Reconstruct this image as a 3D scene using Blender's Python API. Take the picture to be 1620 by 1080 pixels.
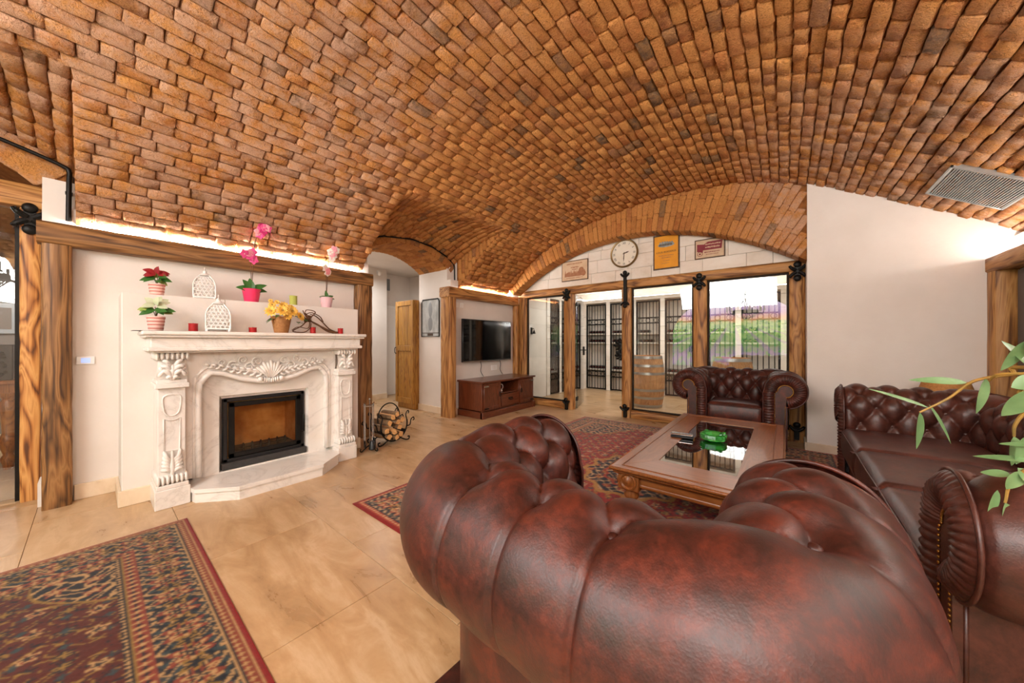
import bpy, math, random
import numpy as np
from mathutils import Vector, Matrix, noise
random.seed(7); RNG = np.random.default_rng(7)
for o in list(bpy.data.objects): bpy.data.objects.remove(o)
scene = bpy.context.scene
COL = scene.collection
PI = math.pi
# ------------------------------------------------------------------ camera, world, lights, exposure
CAM = (4.08, 0.0, 1.2); YAW = math.radians(38.9); FPX = 535.0
cd = bpy.data.cameras.new('camera'); cam = bpy.data.objects.new('camera', cd); COL.objects.link(cam)
cam.location = CAM; cam.rotation_euler = (PI/2, 0, YAW)
cd.sensor_width = 36; cd.lens = FPX/1620*36; cd.clip_start = 0.02; cd.clip_end = 100
scene.camera = cam
scene.view_settings.view_transform = 'Standard'; scene.view_settings.look = 'None'
scene.view_settings.gamma = 1.0; scene.view_settings.use_curve_mapping = False
scene.view_settings.exposure = 0.48
w = bpy.data.worlds.new('world'); scene.world = w; w.use_nodes = True
w.node_tree.nodes['Background'].inputs[0].default_value = (1.0, .99, .97, 1)
w.node_tree.nodes['Background'].inputs[1].default_value = 0.4
def area(name, loc, target, sx, sy, power, col=(1, .985, .96)):
    l = bpy.data.lights.new(name, 'AREA'); l.shape = 'RECTANGLE'; l.size = sx; l.size_y = sy; l.energy = power; l.color = col
    o = bpy.data.objects.new(name, l); COL.objects.link(o); o.location = loc
    o.rotation_euler = (Vector(target)-Vector(loc)).to_track_quat('-Z', 'Y').to_euler(); return o
area('fill_light_rear', (2.6, -2.0, 2.75), (2.6, 1.5, 0.9), 2.6, 1.0, 95)  # added main fill behind the camera, no real ceiling panel
area('fill_light_side', (5.1, -0.9, 2.2), (3.6, 4.2, 1.3), 1.2, 0.7, 46)  # second added fill, brightens the end wall from behind the camera
area('cellar_ceiling_light', (2.2, 6.6, 2.36), (2.2, 6.6, 0), 3.6, 1.4, 48, (1, .98, .95))
area('hall_ceiling_light', (-1.75, 3.0, 2.5), (-1.75, 3.0, 0), 0.8, 0.8, 22)
area('dining_room_light', (-2.4, -1.2, 2.4), (-2.4, -1.2, 0), 1.2, 1.2, 60)
# ------------------------------------------------------------------ colour / material helpers
def lin(c):
    if isinstance(c, str): c = [int(c[i:i+2], 16) for i in (0, 2, 4)]
    r = []
    for v in c[:3]:
        v = v/255.0; r.append(v/12.92 if v <= .04045 else ((v+.055)/1.055)**2.4)
    return (r[0], r[1], r[2], 1.0)
MATS = {}
class NT:
    def __init__(s, name):
        m = bpy.data.materials.new(name); m.use_nodes = True; s.m = m; s.t = m.node_tree; s.n = s.t.nodes
        s.b = s.n['Principled BSDF']; s.out = s.n['Material Output']
    def new(s, t, **kw):
        nd = s.n.new(t)
        for k, v in kw.items(): setattr(nd, k, v)
        return nd
    def l(s, a, b): s.t.links.new(a, b)
    def coords(s, kind='Object', scale=(1, 1, 1), rot=(0, 0, 0)):
        tc = s.new('ShaderNodeTexCoord'); mp = s.new('ShaderNodeMapping')
        mp.inputs['Scale'].default_value = scale; mp.inputs['Rotation'].default_value = rot
        if kind == 'World':
            g = s.new('ShaderNodeNewGeometry'); s.l(g.outputs['Position'], mp.inputs[0])
        else: s.l(tc.outputs[kind], mp.inputs[0])
        return mp.outputs[0]
    def noise(s, vec, scale=5, detail=4, rough=.55, dist=0):
        nd = s.new('ShaderNodeTexNoise'); nd.inputs['Scale'].default_value = scale; nd.inputs['Detail'].default_value = detail
        nd.inputs['Roughness'].default_value = rough; nd.inputs['Distortion'].default_value = dist
        if vec is not None: s.l(vec, nd.inputs['Vector'])
        return nd.outputs['Fac']
    def ramp(s, fac, stops):
        r = s.new('ShaderNodeValToRGB'); e = r.color_ramp.elements
        while len(e) < len(stops): e.new(.5)
        for el, (p, c) in zip(e, stops): el.position = p; el.color = lin(c) if not (isinstance(c, tuple) and len(c) == 4) else c
        s.l(fac, r.inputs[0]); return r.outputs[0]
    def math(s, op, a, b=None, c=None):
        nd = s.new('ShaderNodeMath', operation=op)
        for i, v in enumerate((a, b, c)):
            if v is None: continue
            if isinstance(v, (int, float)): nd.inputs[i].default_value = v
            else: s.l(v, nd.inputs[i])
        return nd.outputs[0]
    def mix(s, fac, a, b, mode='MIX'):
        nd = s.new('ShaderNodeMix', data_type='RGBA', blend_type=mode)
        for idx, v in ((0, fac), (6, a), (7, b)):
            if isinstance(v, (int, float)): nd.inputs[idx].default_value = v
            elif isinstance(v, (tuple, list)): nd.inputs[idx].default_value = v
            elif isinstance(v, str): nd.inputs[idx].default_value = lin(v)
            else: s.l(v, nd.inputs[idx])
        return nd.outputs[2]
    def bump(s, h, strength=.3, dist=.01):
        b = s.new('ShaderNodeBump'); b.inputs['Strength'].default_value = strength; b.inputs['Distance'].default_value = dist
        s.l(h, b.inputs['Height']); s.l(b.outputs[0], s.b.inputs['Normal'])
    def set(s, **kw):
        names = dict(col='Base Color', rough='Roughness', metal='Metallic', spec='Specular IOR Level', coat='Coat Weight', coatr='Coat Roughness',
                     em='Emission Color', ems='Emission Strength', sheen='Sheen Weight', sss='Subsurface Weight', trans='Transmission Weight', ior='IOR', alpha='Alpha')
        for k, v in kw.items():
            i = s.b.inputs[names[k]]
            if isinstance(v, str): i.default_value = lin(v)
            elif isinstance(v, (int, float, tuple)): i.default_value = v
            else: s.l(v, i)
        return s
def plain(name, c, rough=.5, metal=0, c2=None, nscale=8, bump=0, bscale=40, coat=0, spec=.5, stretch=(1, 1, 1), bdist=.004, sheen=0):
    s = NT(name); v = s.coords('Object', stretch)
    if c2: s.set(col=s.ramp(s.noise(v, nscale, 5), [(.3, c), (.7, c2)]))
    else: s.set(col=c)
    s.set(rough=rough, metal=metal, coat=coat, spec=spec, sheen=sheen)
    if bump: s.bump(s.noise(v, bscale, 5), bump, bdist)
    MATS[name] = s.m; return s.m
def emit(name, c, strength):
    s = NT(name); s.set(col=c, em=c, ems=strength); MATS[name] = s.m; return s.m
def glass(name, tint=(1, 1, 1, 1), ior=1.5, rough=0.0, boost=1.0):
    s = NT(name); s.n.remove(s.b)
    tr = s.new('ShaderNodeBsdfTransparent'); tr.inputs[0].default_value = tint
    gl = s.new('ShaderNodeBsdfGlossy'); gl.inputs['Roughness'].default_value = rough
    fr = s.new('ShaderNodeFresnel'); fr.inputs[0].default_value = ior
    mx = s.new('ShaderNodeMixShader'); s.l(s.math('MINIMUM', s.math('MULTIPLY', fr.outputs[0], boost), 1.0), mx.inputs[0])
    s.l(tr.outputs[0], mx.inputs[1]); s.l(gl.outputs[0], mx.inputs[2]); s.l(mx.outputs[0], s.out.inputs[0])
    MATS[name] = s.m; return s.m
def wood(name, stops, axis=2, scale=1.0, rough=.55, bump=.35, ring=5.0, dist=5.0, coat=0, stain=.35, stainc='3a2412'):
    s = NT(name); sc = [4.0*scale]*3; sc[axis] = .45*scale
    v = s.coords('Object', tuple(sc))
    rnd = s.new('ShaderNodeObjectInfo').outputs['Random']
    add = s.new('ShaderNodeVectorMath', operation='ADD'); s.l(v, add.inputs[0])
    cmb = s.new('ShaderNodeCombineXYZ'); s.l(s.math('MULTIPLY', rnd, 31.0), cmb.inputs[0]); s.l(s.math('MULTIPLY', rnd, 17.0), cmb.inputs[1]); s.l(s.math('MULTIPLY', rnd, 7.0), cmb.inputs[2])
    s.l(cmb.outputs[0], add.inputs[1]); v = add.outputs[0]
    n1 = s.noise(v, 1.1, 3, .5, .6)
    rings = s.math('FRACT', s.math('MULTIPLY', n1, ring*3))
    tri = s.math('ABSOLUTE', s.math('SUBTRACT', s.math('MULTIPLY', rings, 2.0), 1.0))
    sc2 = [60.0*scale]*3; sc2[axis] = 2.0*scale
    fine = s.noise(s.coords('Object', tuple(sc2)), 1.0, 3)
    fac = s.math('ADD', s.math('MULTIPLY', tri, .38), s.math('MULTIPLY', fine, .62))
    col = s.ramp(fac, stops)
    blot = s.noise(v, .9, 5, .6)
    col = s.mix(s.math('MULTIPLY', s.math('GREATER_THAN', blot, .0), s.ramp(blot, [(.5, (0, 0, 0, 1)), (.78, (stain, stain, stain, 1))])), col, stainc)
    s.set(col=col, rough=rough, coat=coat)
    if bump: s.bump(fac, bump, .004)
    MATS[name] = s.m; return s.m
# ------------------------------------------------------------------ mesh builder
def frames(pts, closed=False):
    pts = [Vector(p) for p in pts]; n = len(pts); T = []
    for i in range(n):
        a = pts[i-1] if (i or closed) else pts[i]; b = pts[(i+1) % n] if (i < n-1 or closed) else pts[i]
        t = (b-a); T.append(t.normalized() if t.length > 1e-9 else Vector((0, 0, 1)))
    up = Vector((0, 0, 1)) if abs(T[0].z) < .9 else Vector((1, 0, 0))
    u = (up - T[0]*up.dot(T[0])).normalized(); out = []
    for i in range(n):
        if i:
            u = u - T[i]*u.dot(T[i])
            u = u.normalized() if u.length > 1e-6 else T[i].orthogonal().normalized()
        out.append((pts[i], T[i], u, T[i].cross(u)))
    return out
class MB:
    def __init__(s): s.V = []; s.F = []
    def add(s, V, F, M=None):
        o = len(s.V)
        if M is not None: V = [tuple(M @ Vector(v)) for v in V]
        s.V.extend(tuple(v) for v in V); s.F.extend(tuple(i+o for i in f) for f in F); return s
    def box(s, x0, x1, y0, y1, z0, z1, b=0, M=None):
        if x0 > x1: x0, x1 = x1, x0
        if y0 > y1: y0, y1 = y1, y0
        if z0 > z1: z0, z1 = z1, z0
        b = min(b, (x1-x0)*.45, (y1-y0)*.45, (z1-z0)*.45)
        if b <= 0:
            V = [(x, y, z) for z in (z0, z1) for y in (y0, y1) for x in (x0, x1)]
            F = [(0, 2, 3, 1), (4, 5, 7, 6), (0, 1, 5, 4), (2, 6, 7, 3), (0, 4, 6, 2), (1, 3, 7, 5)]
            return s.add(V, F, M)
        V = []; idx = {}
        for cx in (0, 1):
            for cy in (0, 1):
                for cz in (0, 1):
                    X = (x0, x1)[cx]; Y = (y0, y1)[cy]; Z = (z0, z1)[cz]
                    xi = X+(b if cx == 0 else -b); yi = Y+(b if cy == 0 else -b); zi = Z+(b if cz == 0 else -b)
                    idx[(cx, cy, cz)] = (len(V), len(V)+1, len(V)+2)
                    V += [(X, yi, zi), (xi, Y, zi), (xi, yi, Z)]
        F = []
        def q(a, ref):
            pts = [Vector(V[i]) for i in a]; c = sum(pts, Vector())/len(pts); n = (pts[1]-pts[0]).cross(pts[2]-pts[1])
            F.append(tuple(a) if n.dot(c-ref) > 0 else tuple(reversed(a)))
        ref = Vector(((x0+x1)/2, (y0+y1)/2, (z0+z1)/2))
        cyc = [(0, 0), (1, 0), (1, 1), (0, 1)]
        for k in (0, 1):
            q([idx[(k, a, c)][0] for a, c in cyc], ref); q([idx[(a, k, c)][1] for a, c in cyc], ref); q([idx[(a, c, k)][2] for a, c in cyc], ref)
        for a in (0, 1):
            for c in (0, 1):
                q([idx[(a, c, 0)][0], idx[(a, c, 0)][1], idx[(a, c, 1)][1], idx[(a, c, 1)][0]], ref)
                q([idx[(a, 0, c)][0], idx[(a, 0, c)][2], idx[(a, 1, c)][2], idx[(a, 1, c)][0]], ref)
                q([idx[(0, a, c)][1], idx[(0, a, c)][2], idx[(1, a, c)][2], idx[(1, a, c)][1]], ref)
        for k in idx.values(): q(list(k), ref)
        return s.add(V, F, M)
    def tube(s, pts, r, n=8, closed=False, flat=1.0, cap=True):
        fr = frames(pts, closed); N = len(fr); V = []; F = []
        for i, (p, t, u, w_) in enumerate(fr):
            ri = r[i] if isinstance(r, (list, tuple)) else r
            for k in range(n):
                a = 2*PI*k/n; V.append(p + u*(math.cos(a)*ri) + w_*(math.sin(a)*ri*flat))
        m = N if closed else N-1
        for i in range(m):
            j = (i+1) % N
            for k in range(n):
                k2 = (k+1) % n; F.append((i*n+k, i*n+k2, j*n+k2, j*n+k))
        if not closed and cap: F.append(tuple(range(n-1, -1, -1))); F.append(tuple((N-1)*n+k for k in range(n)))
        return s.add(V, F)
    def lathe(s, prof, n=24, c=(0, 0, 0), M=None, cap=True, sq=None):
        V = []; F = []
        for (r, z) in prof:
            for k in range(n):
                a = 2*PI*k/n; V.append((c[0]+r*math.cos(a), c[1]+r*math.sin(a), c[2]+z))
        for i in range(len(prof)-1):
            for k in range(n):
                k2 = (k+1) % n; F.append((i*n+k, i*n+k2, (i+1)*n+k2, (i+1)*n+k))
        if cap:
            if prof[0][0] > 1e-5: F.append(tuple(range(n-1, -1, -1)))
            if prof[-1][0] > 1e-5: F.append(tuple((len(prof)-1)*n+k for k in range(n)))
        return s.add(V, F, M)
    def ball(s, c, r, nu=10, nv=6, M=None):
        if not isinstance(r, (tuple, list)): r = (r, r, r)
        V = [(c[0], c[1], c[2]-r[2])]; F = []
        for j in range(1, nv):
            b = -PI/2+PI*j/nv
            for k in range(nu):
                a = 2*PI*k/nu; V.append((c[0]+r[0]*math.cos(b)*math.cos(a), c[1]+r[1]*math.cos(b)*math.sin(a), c[2]+r[2]*math.sin(b)))
        V.append((c[0], c[1], c[2]+r[2])); t = len(V)-1
        for k in range(nu):
            k2 = (k+1) % nu; F.append((0, 1+k2, 1+k)); F.append((t, 1+(nv-2)*nu+k, 1+(nv-2)*nu+k2))
            for j in range(nv-2): F.append((1+j*nu+k, 1+j*nu+k2, 1+(j+1)*nu+k2, 1+(j+1)*nu+k))
        return s.add(V, F, M)
    def grid(s, fn, nu, nv, closeu=False, closev=False, flip=False, M=None):
        V = [fn(i/(nu if closeu else nu-1), j/(nv if closev else nv-1)) for i in range(nu) for j in range(nv)]; F = []
        for i in range(nu if closeu else nu-1):
            for j in range(nv if closev else nv-1):
                a, b, c, d = i*nv+j, ((i+1) % nu)*nv+j, ((i+1) % nu)*nv+(j+1) % nv, i*nv+(j+1) % nv
                F.append((a, d, c, b) if flip else (a, b, c, d))
        return s.add(V, F, M)
    def prism(s, poly, a0, a1, axis='z', M=None):
        # poly: 2-D outline, extruded along axis; x-> (y,z), y-> (x,z), z-> (x,y)
        n = len(poly)
        def mk(p, a): return {'x': (a, p[0], p[1]), 'y': (p[0], a, p[1]), 'z': (p[0], p[1], a)}[axis]
        V = [mk(p, a0) for p in poly]+[mk(p, a1) for p in poly]
        area_ = sum(poly[i][0]*poly[(i+1) % n][1]-poly[(i+1) % n][0]*poly[i][1] for i in range(n))
        pos = (area_ > 0) == (a1 > a0)
        if axis == 'y': pos = not pos
        F = [tuple(range(n-1, -1, -1)), tuple(range(n, 2*n))]+[(i, (i+1) % n, n+(i+1) % n, n+i) for i in range(n)]
        if not pos: F = [tuple(reversed(f)) for f in F]
        return s.add(V, F, M)
    def build(s, name, mat, parent=None, smooth=40, kind=None, loc=None, label=None):
        me = bpy.data.meshes.new(name); me.from_pydata(s.V, [], s.F); me.validate()
        m = MATS[mat] if isinstance(mat, str) else mat
        me.materials.append(m)
        if smooth:
            me.polygons.foreach_set('use_smooth', [True]*len(me.polygons))
            if smooth < 180: me.set_sharp_from_angle(angle=math.radians(smooth))
        me.update()
        return link(name, me, parent, kind, loc, label)
def link(name, me, parent=None, kind=None, loc=None, label=None):
    o = bpy.data.objects.new(name, me); COL.objects.link(o)
    if parent is not None: o.parent = parent
    if kind: o['kind'] = kind
    if loc is not None: o.location = loc
    if label: o['label'] = label
    return o
def tag(o, label, cat, group=None, kind=None):
    o['label'] = label; o['category'] = cat
    if group: o['group'] = group
    if kind: o['kind'] = kind
    return o
def thing(name, label, cat, loc=(0, 0, 0), rz=0, group=None, kind=None):
    o = bpy.data.objects.new(name, None); COL.objects.link(o); o.location = loc; o.rotation_euler = (0, 0, rz); o.empty_display_size = .05
    return tag(o, label, cat, group, kind)
def copy_tree(o, parent=None):
    c = o.copy(); COL.objects.link(c); c.parent = parent
    for ch in [x for x in bpy.data.objects if x.parent is o]: copy_tree(ch, c)
    return c
TRIM = [0]
def trim_name(): TRIM[0] += 1; return 'trim_%d' % TRIM[0]
def mbox(*a, **k): return MB().box(*a, **k)
def catmull(pts, n=8, closed=False):
    P = [Vector(p) for p in pts]; out = []; N = len(P)
    rng = range(N if closed else N-1)
    for i in rng:
        p0 = P[i-1] if (i or closed) else P[0]*2-P[1]; p1 = P[i]; p2 = P[(i+1) % N]; p3 = P[(i+2) % N] if (i < N-2 or closed) else P[-1]*2-P[-2]
        for k in range(n):
            t = k/n; out.append(.5*((2*p1)+(p2-p0)*t+(2*p0-5*p1+4*p2-p3)*t*t+(3*p1-p0-3*p2+p3)*t**3))
    if not closed: out.append(P[-1])
    return out
def proj(p):
    s_, c_ = math.sin(YAW), math.cos(YAW); x, y, z = p[0]-CAM[0], p[1]-CAM[1], p[2]-CAM[2]
    d = -s_*x+c_*y; r = c_*x+s_*y
    if d < .05: return None
    return (810+FPX*r/d, 540-FPX*z/d, d)
# ------------------------------------------------------------------ materials
plain('plaster', 'e6ded6', .9, c2='dfd6cd', nscale=3, bump=.25, bscale=45, bdist=.004)
plain('plaster_cellar', 'efe6da', .9, c2='e6dccf', nscale=3, bump=.2, bscale=40)
def brick_mat(name, dark=0.0):
    s = NT(name)
    at = s.new('ShaderNodeAttribute', attribute_name='rnd'); oi = s.new('ShaderNodeObjectInfo')
    rnd = s.math('FRACT', s.math('ADD', at.outputs['Fac'], s.math('MULTIPLY', oi.outputs['Random'], 1.0)))
    v = s.coords('World')
    base = s.ramp(rnd, [(0, 'a86636'), (.12, 'c48246'), (.3, 'd08e4e'), (.5, 'da9856'), (.72, 'ca854a'), (.88, 'b6703e'), (.94, '9e6a4a'), (.975, '7c624a'), (1.0, '5e4e42')])
    n = s.noise(v, 26, 6, .65)
    col = s.mix(s.ramp(n, [(.35, (0, 0, 0, 1)), (.7, (.55, .55, .55, 1))]), base, 'd89c58')
    n2 = s.noise(v, 90, 4, .7)
    col = s.mix(s.ramp(n2, [(.5, (0, 0, 0, 1)), (.72, (.7, .7, .7, 1))]), col, '80471f')
    sep = s.new('ShaderNodeSeparateXYZ'); s.l(v, sep.inputs[0]); reg = s.math('MULTIPLY', s.math('MULTIPLY', s.math('SUBTRACT', sep.outputs[0], 3.5), .9), s.math('MULTIPLY', s.math('SUBTRACT', sep.outputs[1], 2.2), .8))
    lime = s.math('MULTIPLY', s.math('MINIMUM', s.math('MAXIMUM', reg, 0.0), 1.0), s.math('MINIMUM', s.math('MAXIMUM', s.math('MULTIPLY', s.math('SUBTRACT', s.noise(v, 5, 7, .75), .42), 5.0), 0.0), .75))
    col = s.mix(lime, col, 'd2a98e')
    s.set(col=col, rough=.92, spec=.2)
    s.bump(s.math('ADD', s.math('MULTIPLY', n, .7), s.math('MULTIPLY', n2, .5)), 1.0, .03)
    MATS[name] = s.m
brick_mat('brick')
plain('mortar', '9a6638', .95, c2='784826', nscale=20, bump=.8, bscale=60, bdist=.01, spec=.1)
# travertine floor
def trav(name, cols, rough, vein=(.8, 5.0, 1), rot=.9):
    s = NT(name)
    v = s.coords('World', (1.2, 4.2, 2), (0, 0, rot)); oi = s.new('ShaderNodeObjectInfo')
    add = s.new('ShaderNodeVectorMath', operation='ADD'); cmb = s.new('ShaderNodeCombineXYZ'); s.l(s.math('MULTIPLY', oi.outputs['Random'], 3.0), cmb.inputs[0]); s.l(v, add.inputs[0]); s.l(cmb.outputs[0], add.inputs[1])
    n = s.noise(add.outputs[0], 1.5, 8, .62, .9); n2 = s.noise(s.coords('World'), 1.1, 4, .5); n3 = s.noise(s.coords('World'), 14, 5, .6)
    f = s.math('ADD', s.math('MULTIPLY', n, .7), s.math('ADD', s.math('MULTIPLY', n2, .22), s.math('MULTIPLY', n3, .12)))
    col = s.ramp(f, cols)
    col = s.mix(s.math('MULTIPLY', oi.outputs['Random'], .10), col, 'e8d6bc')
    s.set(col=col, rough=s.math('ADD', rough, s.math('MULTIPLY', n, .15))); s.bump(n3, .06, .002)
    MATS[name] = s.m
trav('travertine', [(.34, '94724e'), (.44, 'ac875e'), (.53, 'ba966c'), (.62, 'c8a882'), (.72, 'b28c62')], .22)
trav('stone_block', [(.36, 'd5c8b6'), (.5, 'e6dccf'), (.65, 'efe8de')], .7)
trav('baseboard_stone', [(.36, 'd2b894'), (.5, 'e2cdb0'), (.65, 'ead9c0')], .4)
plain('grout', 'b3926c', .9)
OLD = [(.26, '42270f'), (.38, '6c4822'), (.5, '8a5e32'), (.6, '9e7242'), (.74, '7c5228')]
NEWW = [(.28, '6a401a'), (.39, '966230'), (.5, 'b27c42'), (.62, 'c28e52'), (.76, 'a06e38')]
for i, ax in enumerate('xyz'):
    wood('old_timber_'+ax, OLD, i, 1.0, stain=.55, ring=3.5)
    wood('frame_timber_'+ax, NEWW, i, 1.0, stain=.3, ring=3.5)
wood('grain_post', [(.28, '5c3210'), (.39, 'a0622a'), (.5, 'c88a48'), (.62, 'd8a05c'), (.76, 'b87838')], 2, .8, ring=6, stain=.45)
wood('pine', [(.2, '6c4012'), (.4, 'a06c28'), (.65, 'ba8838'), (1, '96621f')], 2, 1.4, rough=.4, stain=.4)
for i, ax in enumerate('xyz'):
    wood('mahogany_'+ax, [(.1, '3c1a0c'), (.4, '5c2a14'), (.7, '703820'), (1, '54260f')], i, 1.6, rough=.3, bump=.1, coat=.3, stain=.3)
    wood('table_wood_'+ax, [(.1, '6a3a18'), (.4, '804a20'), (.7, '8f562a'), (1, '7a4620')], i, 1.5, rough=.3, bump=.02, coat=.1, stain=.25, stainc='4a2410')
wood('barrel_oak', [(.1, '8a5a30'), (.4, 'b58455'), (.7, 'c99a68'), (1, 'ab784a')], 2, 2.0, rough=.6, stain=.3)
wood('turned_oak', [(.1, '5e3010'), (.5, '9a5a24'), (1, 'b4743a')], 2, 2.0, rough=.3, coat=.3)
def marble():
    s = NT('marble'); v = s.coords('World', (1, 1, 1), (.3, .5, .2))
    n = s.noise(v, 1.6, 8, .6, 1.6); vein = s.math('ABSOLUTE', s.math('SUBTRACT', n, .5))
    c = s.ramp(vein, [(0, 'd9d2ca'), (.012, 'e4ded7'), (.05, 'ece6df'), (1, 'f1ece6')])
    n2 = s.noise(v, 3, 4); c = s.mix(s.ramp(n2, [(.5, (0, 0, 0, 1)), (.8, (.4, .4, .4, 1))]), c, 'e4d3c2')
    s.set(col=c, rough=.28, coat=.2); MATS['marble'] = s.m
marble()
def leather(name, stops, rough=.42):
    s = NT(name); v = s.coords('Object')
    n = s.noise(v, 10, 8, .72, .5); n2 = s.noise(v, 60, 5, .7)
    f = s.math('ADD', s.math('MULTIPLY', n, .72), s.math('MULTIPLY', n2, .28))
    s.set(col=s.ramp(f, stops), rough=s.math('ADD', rough-.08, s.math('MULTIPLY', n2, .22)), spec=.5, coat=.05, coatr=.3)
    vor = s.new('ShaderNodeTexVoronoi'); vor.inputs['Scale'].default_value = 260; s.l(v, vor.inputs['Vector'])
    wr = s.noise(s.coords('Object', (30, 30, 30)), 2.2, 5, .6, 1.2)
    s.bump(s.math('ADD', s.math('MULTIPLY', vor.outputs['Distance'], .3), s.math('MULTIPLY', wr, .8)), .16, .004)
    MATS[name] = s.m
leather('leather', [(.34, '1d0b08'), (.44, '31130c'), (.52, '411910'), (.60, '552113'), (.72, '672a19')])
leather('leather_brown', [(.32, '24100c'), (.45, '3c1c14'), (.6, '532a20'), (.74, '62352b')], .36)
plain('leather_dark', '2c100c', .45)
plain('brass_nail', 'b0823e', .3, 1)
plain('iron', '24221f', .45, .7, c2='1a1816', bump=.3, bscale=60)
plain('iron_rope', '3c3026', .5, .6)
plain('black_gloss', '0a0a0b', .06, coat=.5)
plain('black_plastic', '151516', .4)
plain('dark_granite', '3c3a38', .3, c2='2a2928', nscale=40)
plain('steel', 'b8b8b8', .25, 1)
plain('zinc_grille', 'aeb0ae', .35, .8)
plain('white_paint', 'eeeae4', .5)
plain('white_metal', 'f2f0ec', .45)
plain('grey_metal', '8f9294', .4, .4)
plain('terracotta_pink', 'eec6ba', .7)
plain('stripe_red', 'c87468', .7)
plain('pot_pink', 'e8386a', .3, coat=.3)
plain('pot_pale', 'ecc4cc', .35, coat=.2)
plain('leaf_dark', '2c5a22', .4, c2='3f7030', nscale=12)
plain('leaf_grey', '557848', .45, c2='7c9c68', nscale=10)
plain('leaf_cream', 'cfcdb0', .6, c2='a8b890', nscale=14)
plain('leaf_red', 'a01824', .55, c2='7c1018', nscale=12)
plain('leaf_light', 'b2bc64', .5, c2='7c9440', nscale=14)
plain('petal_magenta', 'd01e74', .5, c2='e85a98', nscale=16)
plain('petal_pink', 'e8889c', .5, c2='f0b4ba', nscale=16)
plain('petal_white', 'eee6dc', .6)
plain('petal_yellow', 'f0b83a', .6, c2='f6d272', nscale=30)
plain('stem_brown', '6a4424', .7, c2='4c2e18', nscale=20)
plain('twig_yellow', 'b88a3a', .6, c2='8a7038', nscale=20)
plain('wicker', 'b07c48', .7, c2='946030', nscale=60)
plain('candle_red', 'b41c1e', .4, c2='9c1416', nscale=8)
plain('candle_green', 'b6bc5a', .5)
plain('soil', '3a281c', .9)
plain('bark', '6b5038', .9, c2='8c7050', nscale=25, bump=.5)
wood('split_log', [(.1, 'b07840'), (.5, 'd8a468'), (1, 'e6bc84')], 1, 3, rough=.8, stain=.3)
plain('firebrick', 'f2bc70', .9, c2='c07c34', nscale=6, bump=.3, bscale=30)
plain('ash', '5a5048', .95, c2='2c2622', nscale=10)
plain('bottle_glass', '0c120c', .12, coat=.4)
plain('bottle_foil', '6a1418', .35)
plain('shelf_stone', 'd8cdbe', .7, c2='c8bba8', nscale=8)
plain('cable', '2a2a2a', .5)
plain('cable_white', 'e8e8e6', .4)
plain('sign_edge', '6a5240', .7, c2='4a3828', nscale=30)
plain('sign_cream', 'd8bfa0', .75, c2='c9a988', nscale=10)
plain('sign_brown', '9a6446', .75, c2='b07c58', nscale=25)
plain('sign_yellow', 'e8a020', .65, c2='d88e14', nscale=6)
plain('sign_maroon', '7c2430', .7, c2='8c3038', nscale=20)
plain('sign_ink', '4c3a2c', .7)
plain('sign_grey', '9aa09e', .6, c2='787f7e', nscale=20)
plain('clock_face', 'efe8da', .6, c2='e2d8c4', nscale=5)
plain('clock_rim', '8a7048', .4, .7)
plain('plate_grey', 'c6c8c6', .4, c2='8f9290', nscale=9, stretch=(1, 1, .5))
plain('dark_wall', '6c625a', .9)
plain('shade_weave', 'c0864a', .8, c2='a06c34', nscale=80)
emit('led', 'fffaf4', 150.0)
emit('led_right', 'fffaf4', 45.0)
emit('led_cellar', 'ffffff', 14.0)
emit('bulb', 'fff0dc', 220.0)
emit('switch_lcd', '9fb4e8', .6)
glass('pane_glass', (.97, .985, .98, 1), 1.5, 0, 1.6)
glass('oven_glass', (.97, .92, .84, 1), 1.45, 0.02)
glass('table_glass', (.62, .58, .54, 1), 1.5, 0, 3.2)
def green_glass():
    s = NT('green_glass'); s.set(col=(.08, .55, .10, 1), rough=.03, trans=.75, ior=1.5, coat=.5); MATS['green_glass'] = s.m
green_glass()
# ------------------------------------------------------------------ vault profile
VX = np.array([-.14, .05, .35, .8, 1.4, 2.0, 2.75, 3.4, 3.82, 4.26, 4.81, 5.385, 5.78])
VZ = np.array([2.06, 2.21, 2.49, 2.78, 3.02, 3.15, 3.22, 3.19, 3.11, 2.96, 2.67, 2.33, 2.06])
_c = catmull([(a, 0, b) for a, b in zip(VX, VZ)], 12)
CX = np.array([p.x for p in _c]); CZ = np.array([p.z for p in _c])
CS = np.concatenate([[0], np.cumsum(np.hypot(np.diff(CX), np.diff(CZ)))]); ARC = CS[-1]
def Vz(x): return float(np.interp(x, CX, CZ))
def Vs(s): return float(np.interp(s, CS, CX)), float(np.interp(s, CS, CZ))
YB, YF = -3.2, 4.95          # back wall, end wall
# lunettes over the two openings of the left wall: (y0, y1, x_edge, x0, crown function)
HY0, HY1, HXE = 2.12, 3.78, .95
LY0, LY1, LXE = -1.95, -.08, .88
XW = -.2
hz = lambda y: float(np.interp(y, [2.1, 2.25, 2.5, 2.94, 3.3, 3.6, 3.8], [2.46, 2.58, 2.67, 2.73, 2.70, 2.60, 2.47]))
lz = lambda y: 2.28+.55*math.sqrt(max(0, 1-((y+1.02)/1.0)**2))
def lun(zf, xe):
    def P(s, t):   # s = y, t = x
        f = (t-XW)/(xe-XW); z = zf(s)*(1-f)+Vz(xe)*f+.05*math.sin(PI*f)
        return Vector((t, s, z))
    return P
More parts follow.
